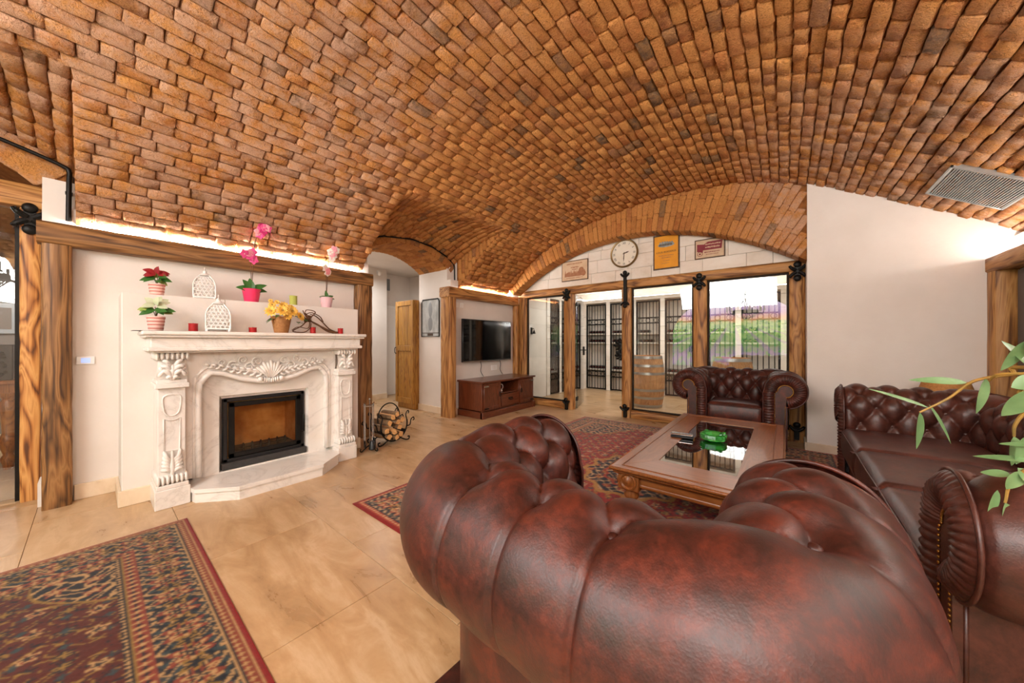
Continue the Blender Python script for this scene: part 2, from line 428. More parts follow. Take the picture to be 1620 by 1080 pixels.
# ------------------------------------------------------------------ ceiling shell (bedding mortar)
mb = MB()
def shell(P, s0, s1, t0, t1, ns, nt):
    mb.grid(lambda a, b: tuple(P(s0+(s1-s0)*a, t0+(t1-t0)*b)), ns, nt)
def Pmain(s, t):
    x, z = Vs(s); return Vector((x, t, z))
def s_of_x(x): return float(np.interp(x, CX, CS))
sh, sl = s_of_x(HXE), s_of_x(LXE)
shell(Pmain, 0, sh, HY1, YF+.02, 16, 2); shell(Pmain, 0, sh, LY1, HY0, 16, 2); shell(Pmain, 0, sl, YB, LY0, 16, 2)
shell(Pmain, min(sh, sl), max(sh, sl), LY0, LY1, 3, 2)
shell(Pmain, sh, ARC, YB, YF+.02, 90, 2)
shell(lun(hz, HXE), HY0, HY1, XW-.02, HXE, 24, 10); shell(lun(lz, LXE), LY0, LY1, XW-.02, LXE, 24, 10)
def wedge(P, y, xe):
    n = 16
    def f(a, b):
        x = -.14+(xe+.14)*a; z0 = Vz(x); z1 = P(y, max(x, XW)).z; return (x, y, z0*(1-b)+max(z0, z1)*b)
    mb.grid(f, n, 2)
wedge(lun(hz, HXE), HY1, HXE); wedge(lun(hz, HXE), HY0, HXE); wedge(lun(lz, LXE), LY1, LXE); wedge(lun(lz, LXE), LY0, LXE)
ceiling = mb.build('ceiling', 'mortar', smooth=30); tag(ceiling, 'low barrel vault of rough orange bricks over the whole sitting room', 'ceiling', kind='structure')
# ------------------------------------------------------------------ bricks
def brick_variant(seed):
    r = random.Random(seed)
    xs = [-.487, -.43, 0, .43, .487]; ys = [-.465, -.36, .36, .465]
    V = []; F = []; cornerpull = [r.uniform(.0, .07) for _ in range(4)]
    for i, x in enumerate(xs):
        for j, y in enumerate(ys):
            ex = i in (0, 4); ey = j in (0, 3)
            z = 1+r.uniform(-.16, .16); xx = x; yy = y
            if ex or ey:
                z = .66+r.uniform(-.3, .2); xx += r.uniform(-.018, .018); yy += r.uniform(-.06, .06)
            if ex and ey:
                c = cornerpull[(i > 0)*2+(j > 0)]+.02; xx *= 1-c*.8; yy *= 1-c*2.2; z = .35
            V.append((xx, yy, z))
    for i in range(4):
        for j in range(3): F.append((i*4+j, (i+1)*4+j, (i+1)*4+j+1, i*4+j+1))
    ring = [i*4 for i in range(5)]+[16+j for j in range(1, 4)]+[i*4+3 for i in range(3, -1, -1)]+[j for j in range(2, 0, -1)]
    o = len(V)
    for k in ring: V.append((V[k][0]*1.01, V[k][1]*1.01, -.6))
    n = len(ring)
    for k in range(n): F.append((ring[k], o+k, o+(k+1) % n, ring[(k+1) % n]))
    return V, F
BV = [brick_variant(100+i) for i in range(20)]
BMESH = []
for V, F in BV:
    me = bpy.data.meshes.new('brick'); me.from_pydata(V, [], F); me.materials.append(MATS['brick'])
    me.polygons.foreach_set('use_smooth', [True]*len(F)); me.update(); BMESH.append(me)
def frame_of(P, s, t, sign):
    e = .004
    S = (P(s+e, t)-P(s-e, t)); T = (P(s, t+e)-P(s, t-e)); T.normalize(); S = (S-T*S.dot(T)).normalized()
    return P(s, t), T, S, T.cross(S)*sign
def brick_rows(out, P, rows, inward, L=.165, dl=.035, depth=.03, sdist=None):
    for (s, pitch, spans) in rows:
        for (a, b) in spans:
            t = a; first = True
            while t < b-.02:
                ln = random.uniform(L-dl, L+dl)
                if random.random() < .08: ln *= 1.45
                if first: ln *= random.uniform(.45, 1.1); first = False
                if b-(t+ln) < .06: ln = b-t
                p, T, S, N = frame_of(P, s, t+ln/2, 1)
                if N.dot(inward(p)) < 0: N = -N; S = -S
                rot = random.gauss(0, .018); T2 = (T*math.cos(rot)+S*math.sin(rot)); S2 = N.cross(T2)
                p = p+N*random.gauss(.0, .0048)
                dep = depth*random.uniform(.8, 1.2)
                M = Matrix(((T2.x*ln, S2.x*pitch, N.x*dep, p.x), (T2.y*ln, S2.y*pitch, N.y*dep, p.y), (T2.z*ln, S2.z*pitch, N.z*dep, p.z), (0, 0, 0, 1)))
                out.append((M, ln*pitch)); t += ln
def place_bricks(bricks, parent, limit=300, one_mesh_name='brickwork'):
    sc = []
    for M, a in bricks:
        p = M.translation; q = proj(p); size = 0
        if q and -20 < q[0] < 1640 and -20 < q[1] < 1100:
            N = Vector((M[0][2], M[1][2], M[2][2])).normalized(); v = (Vector(CAM)-p); dist = v.length
            size = a*max(.02, N.dot(v/dist))/dist**2
        sc.append(size)
    order = sorted(range(len(bricks)), key=lambda i: -sc[i])
    big = order[:limit]; rest = order[limit:]
    for i in big:
        o = link('brick', random.choice(BMESH), parent); o.matrix_world = bricks[i][0]
    if rest:
        V = []; F = []; A = []; o = 0
        for i in rest:
            bv, bf = random.choice(BV); M = np.array(bricks[i][0]); arr = np.array(bv)
            V.append(arr@M[:3, :3].T+M[:3, 3]); F.extend(tuple(k+o for k in f) for f in bf); A.append(np.full(len(bv), random.random())); o += len(bv)
        V = np.concatenate(V); me = bpy.data.meshes.new(one_mesh_name); me.from_pydata(V.tolist(), [], F); me.materials.append(MATS['brick'])
        me.polygons.foreach_set('use_smooth', [True]*len(F))
        at = me.attributes.new('rnd', 'FLOAT', 'POINT'); at.data.foreach_set('value', np.concatenate(A)); me.update()
        link(one_mesh_name, me, parent, 'stuff')
down = lambda p: Vector((2.8-p.x, 0, -.4-p.z+1.2)) if p.z < 9 else Vector((0, 0, -1))
inw = lambda p: Vector((2.8, p.y, .5))-p
bricks = []; rows = []
s = .10
while s < ARC-.02:
    pitch = .084*random.uniform(.94, 1.06); sc_ = s+pitch/2; x, z = Vs(sc_)
    if sc_ < sl: spans = [(YB, LY0), (LY1, HY0), (HY1, YF)]
    elif sc_ < sh: spans = [(YB, HY0), (HY1, YF)]
    else: spans = [(YB, YF)]
    rows.append((sc_, pitch, spans)); s += pitch
brick_rows(bricks, Pmain, rows, inw)
for zf, xe, a, b in ((hz, HXE, HY0, HY1), (lz, LXE, LY0, LY1)):
    rr = []; y = a
    while y < b-.02:
        pit = .08*random.uniform(.93, 1.07)
        if b-(y+pit) < .03: pit = b-y
        rr.append((y+pit/2, pit, [(XW, xe+.01)])); y += pit
    brick_rows(bricks, lun(zf, xe), rr, inw, L=.17)
Ph = lun(hz, HXE)
rr = []; x = -.1
while x < HXE-.12:
    z0, z1 = Vz(x+.04), Ph(HY1, max(x+.04, XW)).z
    if z1-z0 > .03: rr.append((x+.04, .08, [(z0, z1)]))
    x += .08
brick_rows(bricks, lambda s, t: Vector((s, HY1, t)), rr, lambda p: Vector((0, -1, 0)), L=.2, dl=.03, depth=.02)
place_bricks(bricks, ceiling)
# ------------------------------------------------------------------ end wall: brick spandrel arch and white pier
AX, AZ0, AHALF, ARISE = 2.2, 2.10, 2.07, .68
AR = (AHALF**2+ARISE**2)/(2*ARISE); ACZ = AZ0+ARISE-AR
def arch_z(x): return ACZ+math.sqrt(max(.01, AR*AR-(x-AX)**2))
PX = 4.27
n = 48
lower = [(.1+(PX-.1)*i/n, max(2.06, arch_z(.1+(PX-.1)*i/n))) for i in range(n+1)]
upper = [(x, max(Vz(x)+.02, z+.004)) for x, z in lower]
mb = MB()
for i in range(n):
    q = [lower[i], lower[i+1], upper[i+1], upper[i]]
    mb.prism(q, YF+.012, 5.2, 'y')
arch = mb.build(trim_name(), 'mortar', smooth=0); tag(arch, 'flat brick arch face of radial bricks above the glass wall', 'arch', kind='structure')
ab = []
th0 = math.asin((.1-AX)/AR); th1 = math.asin((PX-AX)/AR); dth = .072/AR; k = 0; th = th0
while th < th1:
    c = math.cos(th+dth/2); sn = math.sin(th+dth/2); r0 = AR
    for j in range(5):
        ln = .24 if (j+k) % 2 else .19
        if j > 0: ln = .22
        rr0 = r0; r1 = r0+ln; m = (rr0+r1)/2; x = AX+m*sn; z = ACZ+m*c
        xt, zt = AX+rr0*sn, ACZ+rr0*c
        if x < PX-.03 and x > .05:
            room = (Vz(xt)+.01-zt)*1.0/max(c, .3)
            if room > .03:
                ln2 = min(ln, room); m = rr0+ln2/2; x = AX+m*sn; z = ACZ+m*c
                T = Vector((sn, 0, c)); N = Vector((0, -1, 0)); S = N.cross(T); w_ = .072*(m/AR)
                M = Matrix(((T.x*ln2, S.x*w_, 0, x), (0, 0, -.016*random.uniform(.7, 1.3), YF+.012), (T.z*ln2, S.z*w_, 0, z), (0, 0, 0, 1)))
                ab.append((M, ln2*w_))
        r0 = r1
    # soffit brick
    x = AX+AR*sn; z = ACZ+AR*c
    T = Vector((0, 1, 0)); N = Vector((-sn, 0, -c)); S = N.cross(T)
    if x < PX-.04:
        M = Matrix(((0, S.x*.072, N.x*.012, x), (.22, 0, 0, YF+.12), (0, S.z*.072, N.z*.012, z), (0, 0, 0, 1))); ab.append((M, .01))
    th += dth; k += 1
place_bricks(ab, arch, 300)
# white pier right of the glass wall
pts = [(PX, 0), (5.78, 0), (5.78, 2.0)]+[(x, Vz(x)+.02) for x in np.linspace(5.7, PX, 14)]
mb = MB().prism(pts, YF-.022, 5.45, 'y'); o = mb.build('wall_end', 'plaster', smooth=30); tag(o, 'smooth white plaster pier right of the glass wall, cut by the vault', 'wall', kind='structure')
# stone lunette above the timber beam
wb = MB().box(-.05, 4.4, 5.26, 5.36, 2.16, 2.95).build('wall_lunette', 'grout', smooth=0); tag(wb, 'pale stone block wall filling the arch over the glass', 'wall', kind='structure')
z = 2.16; r_ = random.Random(5); ri = 0
while z < 2.9:
    hgt = [.17, .21, .15, .2][ri % 4]; x = -.05-r_.uniform(0, .3); ri += 1
    while x < 4.35:
        ln = r_.uniform(.22, .52); a, b = max(x, -.05), min(x+ln, 4.38)
        if b-a > .05: MB().box(a+.0015, b-.0015, 5.235-r_.uniform(0, .004), 5.27, z+.0015, z+hgt-.0015, .003).build('stone', 'stone_block', wb, smooth=20)
        x += ln
    z += hgt
# ------------------------------------------------------------------ floor with travertine slabs
fl = MB().box(-3.9, 6.1, -3.3, 8.2, -.12, -.006).build('floor', 'grout', smooth=0); tag(fl, 'polished beige travertine slab floor', 'floor', kind='structure')
TL, TW = .92, .61
tm = MB().box(-TL/2+.0012, TL/2-.0012, -TW/2+.0012, TW/2-.0012, -.02, 0, .0012)
me = bpy.data.meshes.new('tile'); me.from_pydata(tm.V, [], tm.F); me.materials.append(MATS['travertine']); me.update()
j = 0; y = -3.3+TW/2
while y < 8.2:
    x = -3.9+TL/2-(j % 2)*TL/2
    while x < 6.3:
        link('tile', me, fl).location = (x, y, 0); x += TL
    y += TW; j += 1
# ------------------------------------------------------------------ walls
def wall(name, label, *boxes, mat='plaster', cat='wall', bev=0):
    m = MB()
    for b in boxes: m.box(*b, b=bev)
    o = m.build(name, mat, smooth=30); return tag(o, label, cat, kind='structure')
WX = -.11
wall('wall_fireplace', 'white plaster wall behind the fireplace under the timber beam', (-1.0, WX, -.232, 2.235, 0, 2.2), (-1.0, -.13, -.232, -.085, 2.2, 2.40), (-1.0, -.13, 2.12, 2.235, 2.2, 2.45), (-1.0, -.14, -.085, 2.12, 2.2, 2.5))
wall('wall_television', 'white plaster wall behind the television', (-.95, WX, 3.62, 5.4, 0, 2.2), (-.95, XW, 3.62, 3.79, 2.2, 2.42), (-.95, -.14, 3.79, 5.4, 2.2, 2.5))
wall('wall_right', 'white plaster wall behind the big sofa', (5.6, 5.8, YB, 5.45, 0, 2.1))
wall('wall_back', 'white plaster wall at the rear of the sitting room', (-.6, 6.0, YB-.15, YB, 0, 3.3))
wall('wall_left_rear', 'white plaster wall at the rear of the left side', (-1.0, -.13, YB, -1.95, 0, 2.6))
# hall beyond the arch
wall('wall_hall_back', 'white plaster back wall of the hall', (-2.75, -2.5, 1.6, 3.92, 0, 2.75), mat='plaster')
wall('wall_hall_end', 'white recessed wall at the end of the hall', (-3.05, -2.9, 3.9, 5.0, 0, 2.75), (-3.0, -.95, 4.75, 5.0, 0, 2.75), (-2.75, -1.0, 1.45, 1.6, 0, 2.75))
wall('ceiling_hall', 'plain white hall ceiling', (-3.0, -.96, 1.5, 4.9, 2.72, 2.8), cat='ceiling')
# hall arch of bricks
HC, HH, HR0, HRISE = 2.92, .80, 2.30, .33
HRAD = (HH**2+HRISE**2)/(2*HRISE); HCZ = HR0+HRISE-HRAD
def hall_z(y): return HCZ+math.sqrt(max(.01, HRAD**2-(y-HC)**2))
mb = MB(); n = 20
for i in range(n):
    ya, yb = 2.13+(3.72-2.13)*i/n, 2.13+(3.72-2.13)*(i+1)/n
    mb.prism([(ya, max(2.2, hall_z(ya))), (yb, max(2.2, hall_z(yb))), (yb, max(2.74, hz(yb))), (ya, max(2.74, hz(ya)))], -.95, XW-.012, 'x')
harch = mb.build(trim_name(), 'mortar', smooth=0); tag(harch, 'brick arch over the passage to the hall', 'arch', kind='structure')
hb = []; th0 = math.asin((2.16-HC)/HRAD); th1 = math.asin((3.70-HC)/HRAD); nb = 22; dth = (th1-th0)/nb
for i in range(nb):
    th = th0+(i+.5)*dth; sn, c = math.sin(th), math.cos(th)
    ln = min(.2, max(.07, (hz(HC+HRAD*sn)-hall_z(HC+HRAD*sn))/c)); m = HRAD+ln/2
    T = Vector((0, sn, c)); N = Vector((1, 0, 0)); S = N.cross(T); w_ = dth*m
    hb.append((Matrix(((0, 0, .014, XW-.012), (T.y*ln, S.y*w_, 0, HC+m*sn), (T.z*ln, S.z*w_, 0, HCZ+m*c), (0, 0, 0, 1))), ln*w_))
    for k in range(5):
        xa = -.95+k*.148+.074; N2 = Vector((0, -sn, -c)); T2 = Vector((1, 0, 0)); S2 = N2.cross(T2); w2 = dth*HRAD
        hb.append((Matrix(((.148, 0, 0, xa), (0, S2.y*w2, N2.y*.012, HC+HRAD*sn), (0, S2.z*w2, N2.z*.012, HCZ+HRAD*c), (0, 0, 0, 1))), .148*w2))
place_bricks(hb, harch, 300)
m = MB(); m.tube([(XW+.02, y, hz(y)-.03) for y in np.linspace(2.15, 3.74, 24)]+[(XW+.02, 3.76, 2.42), (XW+.02, 3.765, 2.1)], .011, 6); m.build('cable_channel', 'iron', harch, label='black metal cable channel')
# left opening arch
mb = MB()
for i in range(16):
    ya, yb = -1.95+1.84*i/16, -1.95+1.84*(i+1)/16
    mb.prism([(ya, lz(ya)-.24), (yb, lz(yb)-.24), (yb, lz(yb)+.1), (ya, lz(ya)+.1)], -.75, XW-.012, 'x')
larch = mb.build(trim_name(), 'mortar', smooth=0); tag(larch, 'brick arch over the opening to the dining room', 'arch', kind='structure')
lb = []
for i in range(20):
    y = -1.9+1.80*(i+.5)/20; e = .01; dz = (lz(y+e)-lz(y-e))/(2*e); S = Vector((0, 1, dz)).normalized(); T = Vector((0, -S.z, S.y)); w_ = .09*math.sqrt(1+dz*dz)
    lb.append((Matrix(((0, 0, .02, XW-.012), (T.y*.22, S.y*w_, 0, y+T.y*-.12), (T.z*.22, S.z*w_, 0, lz(y)+T.z*-.12), (0, 0, 0, 1))), .02))
place_bricks(lb, larch, 300)
# baseboards
def baseboard(name, label, *boxes):
    m = MB()
    for b in boxes: m.box(*b, b=.003)
    tag(m.build(name, 'baseboard_stone', smooth=30), label, 'baseboard', kind='structure')
baseboard('baseboard_fireplace', 'pale stone baseboard left of the fireplace', (WX, WX+.02, -.09, .13, 0, .115), (WX+.02, .33, .112, .13, 0, .115), (.33, .35, .112, .30, 0, .115), (.33, .35, 1.70, 1.88, 0, .115), (WX+.02, .35, 1.88, 1.9, 0, .115), (WX, WX+.02, 1.9, 2.05, 0, .115))
baseboard('baseboard_television', 'pale stone baseboard under the television and round the hall pier', (WX, WX+.02, 3.66, 5.2, 0, .11), (-.95, XW+.02, 3.60, 3.62, 0, .11))
baseboard('baseboard_end', 'pale stone baseboard along the white pier', (PX, 5.6, YF-.042, YF-.022, 0, .095), (PX-.02, PX, YF-.042, 5.2, 0, .095))
baseboard('baseboard_hall', 'pale stone baseboard of the hall', (-2.5, -2.48, 1.6, 3.92, 0, .11), (-2.9, -2.88, 3.9, 4.75, 0, .11))
# ------------------------------------------------------------------ timber
def timber(label, x0, x1, y0, y1, z0, z1, axis, mat='old_timber', amp=.005, name=None, b=.012, seg=.09):
    lo = [x0, y0, z0]; hi = [x1, y1, z1]; L = hi[axis]-lo[axis]; n = max(2, int(L/seg)); a1, a2 = [i for i in range(3) if i != axis]
    w1, w2 = (hi[a1]-lo[a1])/2, (hi[a2]-lo[a2])/2; c1, c2 = (hi[a1]+lo[a1])/2, (hi[a2]+lo[a2])/2
    prof = []
    for sx, sy in ((1, 1), (-1, 1), (-1, -1), (1, -1)):
        d = [(w1, w2-b), (w1-b, w2)] if sx*sy > 0 else [(w1-b, w2), (w1, w2-b)]
        for p in d: prof.append((sx*p[0], sy*p[1]))
    # mid points
    pr = []
    for i in range(8):
        p, q = prof[i], prof[(i+1) % 8]; pr.append(p)
        if math.hypot(p[0]-q[0], p[1]-q[1]) > .05: pr.append(((p[0]+q[0])/2, (p[1]+q[1])/2))
    N = len(pr); V = []; F = []
    for i in range(n+1):
        for (p, q) in pr:
            v = [0, 0, 0]; v[axis] = lo[axis]+L*i/n; v[a1] = c1+p; v[a2] = c2+q
            nz = noise.noise(Vector((v[0]*5+3, v[1]*5, v[2]*5)))*amp+noise.noise(Vector(v)*17)*amp*.5
            f = 1-abs(nz)/max(w1, .02); v[a1] = c1+p*f; v[a2] = c2+q*f; V.append(v)
    for i in range(n):
        for k in range(N): F.append((i*N+k, i*N+(k+1) % N, (i+1)*N+(k+1) % N, (i+1)*N+k))
    F.append(tuple(range(N-1, -1, -1))); F.append(tuple(n*N+k for k in range(N)))
    m = MB(); m.add(V, F); me_ok = m.build(name or trim_name(), mat+'_'+'xyz'[axis] if mat != 'grain_post' else mat, smooth=50)
    import bmesh
    bm = bmesh.new(); bm.from_mesh(me_ok.data); bmesh.ops.recalc_face_normals(bm, faces=bm.faces); bm.to_mesh(me_ok.data); bm.free()
    return tag(me_ok, label, 'timber', kind='structure')
timber('long weathered timber beam above the fireplace wall', WX-.01, 0, -.25, 2.245, 1.90, 2.06, 1)
timber('dark cracked timber post left of the fireplace', WX-.01, .0, -.23, -.095, 0, 1.90, 2)
timber('timber post right of the fireplace', WX-.01, .0, 2.04, 2.235, 0, 1.90, 2)
timber('timber beam above the television', WX-.1, .03, 3.47, 5.22, 1.90, 2.06, 1, 'frame_timber')
timber('squared timber post between hall pier and television', WX-.1, .02, 3.49, 3.63, 0, 1.90, 2, 'frame_timber')
timber('timber corner post between television and glass wall', WX, .0, 5.20, 5.30, 0, 1.92, 2, 'frame_timber')
# glass wall frame
GY0, GY1 = 5.27, 5.41
timber('timber lintel beam running over the glass wall', .0, 4.27, GY0-.02, GY1, 2.04, 2.175, 0, 'frame_timber')
POSTS = {}
for nm, a, b, lab in (('K', .0, .17, 'timber post at the left end of the glass wall'), ('A', 1.01, 1.18, 'timber post left of the glass doorway'), ('B', 2.06, 2.21, 'timber post right of the glass doorway'), ('C', 3.08, 3.25, 'timber post between the two large glass panes'), ('D', 4.12, 4.27, 'timber post beside the white pier')):
    POSTS[nm] = timber(lab, a, b, GY0, GY1-.01, 0, 2.04, 2, 'frame_timber')
timber('low timber sill left of the glass doorway', .17, 1.01, GY0, GY1-.01, 0, .125, 0, 'frame_timber')
timber('low timber sill under the middle glass pane', 2.21, 3.08, GY0, GY1-.01, 0, .125, 0, 'frame_timber')
timber('low timber sill under the right glass pane', 3.25, 4.12, GY0, GY1-.01, 0, .125, 0, 'frame_timber')
# right wall frame
timber('timber beam along the right wall', 5.45, 5.60, 3.2, 4.95, 1.80, 1.93, 1, 'frame_timber')
timber('knotty timber post at the right edge', 5.46, 5.60, 4.80, 4.95, 0, 1.80, 2, 'frame_timber')
timber('timber post further along the right wall', 5.46, 5.60, 3.2, 3.35, 0, 1.80, 2, 'frame_timber')
wall('wall_right_shade', 'added dark sheet for the shade between the timber posts of the right wall', (5.575, 5.602, 3.36, 4.79, 0, 1.79), mat='dark_wall')  # shade between the posts put in as a dark-coloured sheet
# left opening frame
pl = timber('swirly grained timber post framing the dining room glass', -.42, -.34, -.345, -.25, 0, 2.2, 2, 'grain_post')
timber('timber beam over the dining room glass', -.44, -.33, -1.9, -.235, 2.2, 2.38, 1, 'frame_timber')
wall('wall_left_stub', 'white plinth stub between the two left posts', (-.33, -.125, -.252, -.234, 0, .17))
# ------------------------------------------------------------------ LED strips above the beams
def led(label, *b):
    o = MB().box(*b).build('led_strip', 'led_right' if b[0] > 5 else 'led', smooth=0); tag(o, label, 'light strip')
led('glowing led strip on top of the fireplace beam', -.085, -.06, -.05, 2.1, 2.062, 2.072)
led('glowing led strip on top of the television beam', -.085, -.06, 3.85, 5.15, 2.062, 2.072)
led('glowing led strip on top of the right wall beam', 5.53, 5.555, 3.3, 4.9, 1.932, 1.942)
led('glowing led strip high on the right wall behind the viewer', 5.53, 5.555, -2.8, 3.1, 1.95, 1.96)
# ------------------------------------------------------------------ chesterfield seating
def chesterfield(root, W, D, H, seats, ws=.172, mat='leather', fold=.62, step=.0065, amp=.04, seat_mat='leather'):
    """parts are built in the root's own space: front faces -y, seat between two rolled arms, all tufted"""
    R, NC, NO = .17, .19, .20            # roll radius, roll centre offset, stem thickness
    ZC = H-R; OUT = NC+R; wi = W/2-OUT; yf = -D/2; yb = D/2-OUT; rc = .055
    # inner U path
    la = yb-rc-yf; lb = 2*(wi-rc); lc = rc*PI/2; TOT = 2*la+2*lc+lb; S0 = TOT/2
    def path(s):
        if s < la: return (-wi, yf+s), (-1, 0)
        s -= la
        if s < lc:
            a = s/rc; return (-wi+rc-rc*math.cos(a), yb-rc+rc*math.sin(a)), (-math.cos(a), math.sin(a))
        s -= lc
        if s < lb: return (-wi+rc+s, yb), (0, 1)
        s -= lb
        if s < lc:
            a = s/rc; return (wi-rc+rc*math.sin(a), yb-rc+rc*math.cos(a)), (math.sin(a), math.cos(a))
        s -= lc; return (wi, yb-rc-s), (1, 0)
    # profile by arc length: inner face upward, then over the roll
    ZB = .24; LI = ZC-ZB; A_END = math.radians(268); LT = LI+R*A_END
    def prof(t):
        if t < LI: return .02+.012*(1-t/LI), ZB+t, -1.0, 0.0
        a = (t-LI)/R; return NC-R*math.cos(a), ZC+R*math.sin(a), -math.cos(a), math.sin(a)
    t_top = LI+R*math.radians(98); wt = .135
    ns = int(TOT/step); nt = int(LT/step)
    # finer spacing of s is shared; corner gets extra samples from the outer radius
    sv = np.linspace(0, TOT, ns+1); extra = []
    for c0 in (la, la+lc+lb): extra.append(np.linspace(c0, c0+lc, 46)[1:-1])
    sv = np.unique(np.concatenate([sv]+extra)); tv = np.linspace(0, LT, nt+1)
    S, T = np.meshgrid(sv, tv, indexing='ij')
    # along the corners the path is short on the inside: stretch s so that folds stay evenly spaced on the roll
    def stretch(s):
        k = 1.9; return np.where(s < la, s, np.where(s < la+lc, la+(s-la)*k, np.where(s < la+lc+lb, s+lc*(k-1), np.where(s < la+2*lc+lb, la+lc*k+lb+(s-la-lc-lb)*k, s+2*lc*(k-1)))))
    SS = stretch(S); C0 = float(stretch(np.array([S0]))[0])
    x = (SS-C0)/ws; y = (T-t_top)/(2*wt)
    lo = (np.abs(np.sin(PI*(x+y)))*np.abs(np.sin(PI*(x-y))))**.42
    q = np.clip((T-t_top)/fold, 0, 1); p = .84*(1-q)+.30*q; sx = np.abs(np.sin(PI*x))+1e-6
    f = np.clip((T-t_top)/.12, 0, 1); f = f*f*(3-2*f); dx = np.abs((x+.5)%1-.5)*ws; hi = (1-f)*sx**.84+f*(.80-.30*(1-q)**.6*np.exp(-(dx/.0055)**2)-.08*(1-q)**2*np.exp(-(dx/.03)**2))
    h = amp*np.where(T < t_top, lo, hi)
    buttons = []
    for r in range(0, 5):
        tb = t_top-r*wt
        if tb < .06: break
        i0 = int(math.floor(-C0/ws))-1
        for i in range(i0, -i0+1):
            xb = (i+.5*(r % 2))
            sb_ = xb*ws+C0
            if sb_ < .05 or sb_ > 2*C0-.05: continue
            dd = ((SS-sb_)**2+(T-tb)**2)
            h -= .02*np.exp(-dd/(2*.022**2))
            # invert stretch
            su = np.interp(sb_, stretch(sv), sv); buttons.append((float(su), tb))
    h -= amp*.45
    edge = np.minimum(S, TOT-S); h -= .022*np.exp(-(edge/.016)**2)+amp*.2*np.exp(-(edge/.05)**2)
    # slight irregularity
    Pn = np.zeros(S.shape+(3,)); Nn = np.zeros_like(Pn)
    pr = np.array([prof(t) for t in tv])
    for i, s in enumerate(sv):
        (px, py), (nx, ny) = path(s)
        Pn[i, :, 0] = px+pr[:, 0]*nx; Pn[i, :, 1] = py+pr[:, 0]*ny; Pn[i, :, 2] = pr[:, 1]
        Nn[i, :, 0] = pr[:, 2]*nx; Nn[i, :, 1] = pr[:, 2]*ny; Nn[i, :, 2] = pr[:, 3]
    wob = np.array([[noise.noise(Vector((Pn[i, j, 0]*9, Pn[i, j, 1]*9, Pn[i, j, 2]*9))) for j in range(0, nt+1, 6)] for i in range(len(sv))])
    wob = np.stack([np.interp(np.arange(nt+1), np.arange(0, nt+1, 6), r_) for r_ in wob])
    Pn += Nn*(h+wob*.004)[..., None]
    n1, n2 = Pn.shape[:2]; V = Pn.reshape(-1, 3).tolist(); F = []
    for i in range(n1-1):
        for j in range(n2-1): F.append((i*n2+j, i*n2+j+1, (i+1)*n2+j+1, (i+1)*n2+j))
    m = MB(); m.add(V, F); m.build('tufted_back_and_arms', mat, root, smooth=180)
    # buttons
    bm = MB().ball((0, 0, 0), (.0135, .0135, .008), 10, 6); bme = bpy.data.meshes.new('button'); bme.from_pydata(bm.V, [], bm.F); bme.materials.append(MATS[mat]); bme.polygons.foreach_set('use_smooth', [True]*len(bm.F)); bme.update()
    for (s, t) in buttons:
        (px, py), (nx, ny) = path(s); a, z, na, nz = prof(t); N = Vector((na*nx, na*ny, nz)); P0 = Vector((px+a*nx, py+a*ny, z))+N*(-amp*.55-.013)
        o = link('button', bme, root); o.location = P0; o.rotation_euler = N.to_track_quat('Z', 'Y').to_euler()
    # outer panel (plain leather body under the roll)
    zt = ZC-R*.92
    m = MB(); so = np.unique(np.concatenate([np.linspace(0, TOT, 60)]+extra))
    for n_, z0, z1, nn in ((NO, .07, zt, 0),):
        V = []
        for s in so:
            (px, py), (nx, ny) = path(s)
            for z in (z0, z0+.01, (z0+z1)/2, z1): V.append((px+(n_+(.0 if z > z0 else -.01))*nx, py+(n_+(.0 if z > z0 else -.01))*ny, z))
        k = 4; F = [(i*k+j, (i+1)*k+j, (i+1)*k+j+1, i*k+j+1) for i in range(len(so)-1) for j in range(k-1)]
        m.add(V, [tuple(reversed(f_)) for f_ in F])
    # underside closing + inner hidden floor
    m.box(-wi-.19, wi+.19, yf+.012, yb+.19, .07, .10)
    m.build('outer_panel', mat, root, smooth=50)
    for s in (.02, TOT-.02, la+lc*.1, la+lc*1.9+lb):
        (px, py), (nx, ny) = path(s); m = MB(); m.tube([(px+(NO+.001)*nx, py+(NO+.001)*ny, .08), (px+(NO+.001)*nx, py+(NO+.001)*ny, zt)], .006, 6); m.build('seam_piping', mat, root, smooth=180)
    # arm fronts
    for sg in (-1, 1):
        bw = .098; oc = []; ic = []
        for z in np.linspace(.10, ZC, 26)[:-1]: oc.append((.006, z)); ic.append((.006+bw, z))
        for a in np.linspace(0, math.radians(262), 60):
            oc.append((NC-(R+.004)*math.cos(a), ZC+(R+.004)*math.sin(a))); ic.append((NC-(R-bw-.01)*math.cos(a), ZC+(R-bw-.01)*math.sin(a)))
        # resample finely for gathers
        def rs(c, n):
            c = np.array(c); d = np.concatenate([[0], np.cumsum(np.hypot(*np.diff(c, axis=0).T))]); u = np.linspace(0, 1, n)
            return c, d
        oc = np.array(oc); ic = np.array(ic); d = np.concatenate([[0], np.cumsum(np.hypot(*np.diff(oc, axis=0).T))]); NN = 330; u = np.linspace(0, d[-1], NN)
        O = np.stack([np.interp(u, d, oc[:, 0]), np.interp(u, d, oc[:, 1])], 1); I = np.stack([np.interp(u, d, ic[:, 0]), np.interp(u, d, ic[:, 1])], 1)
        rnd = random.Random(int(W*100)+sg); ph = 0; phs = []
        for k in range(NN): ph += (d[-1]/NN)/.027*rnd.uniform(.6, 1.4); phs.append(ph)
        rows_ = [0, .12, .35, .6, .85, 1.0]; pf = [.0, .014, .026, .026, .016, .002]; V = []
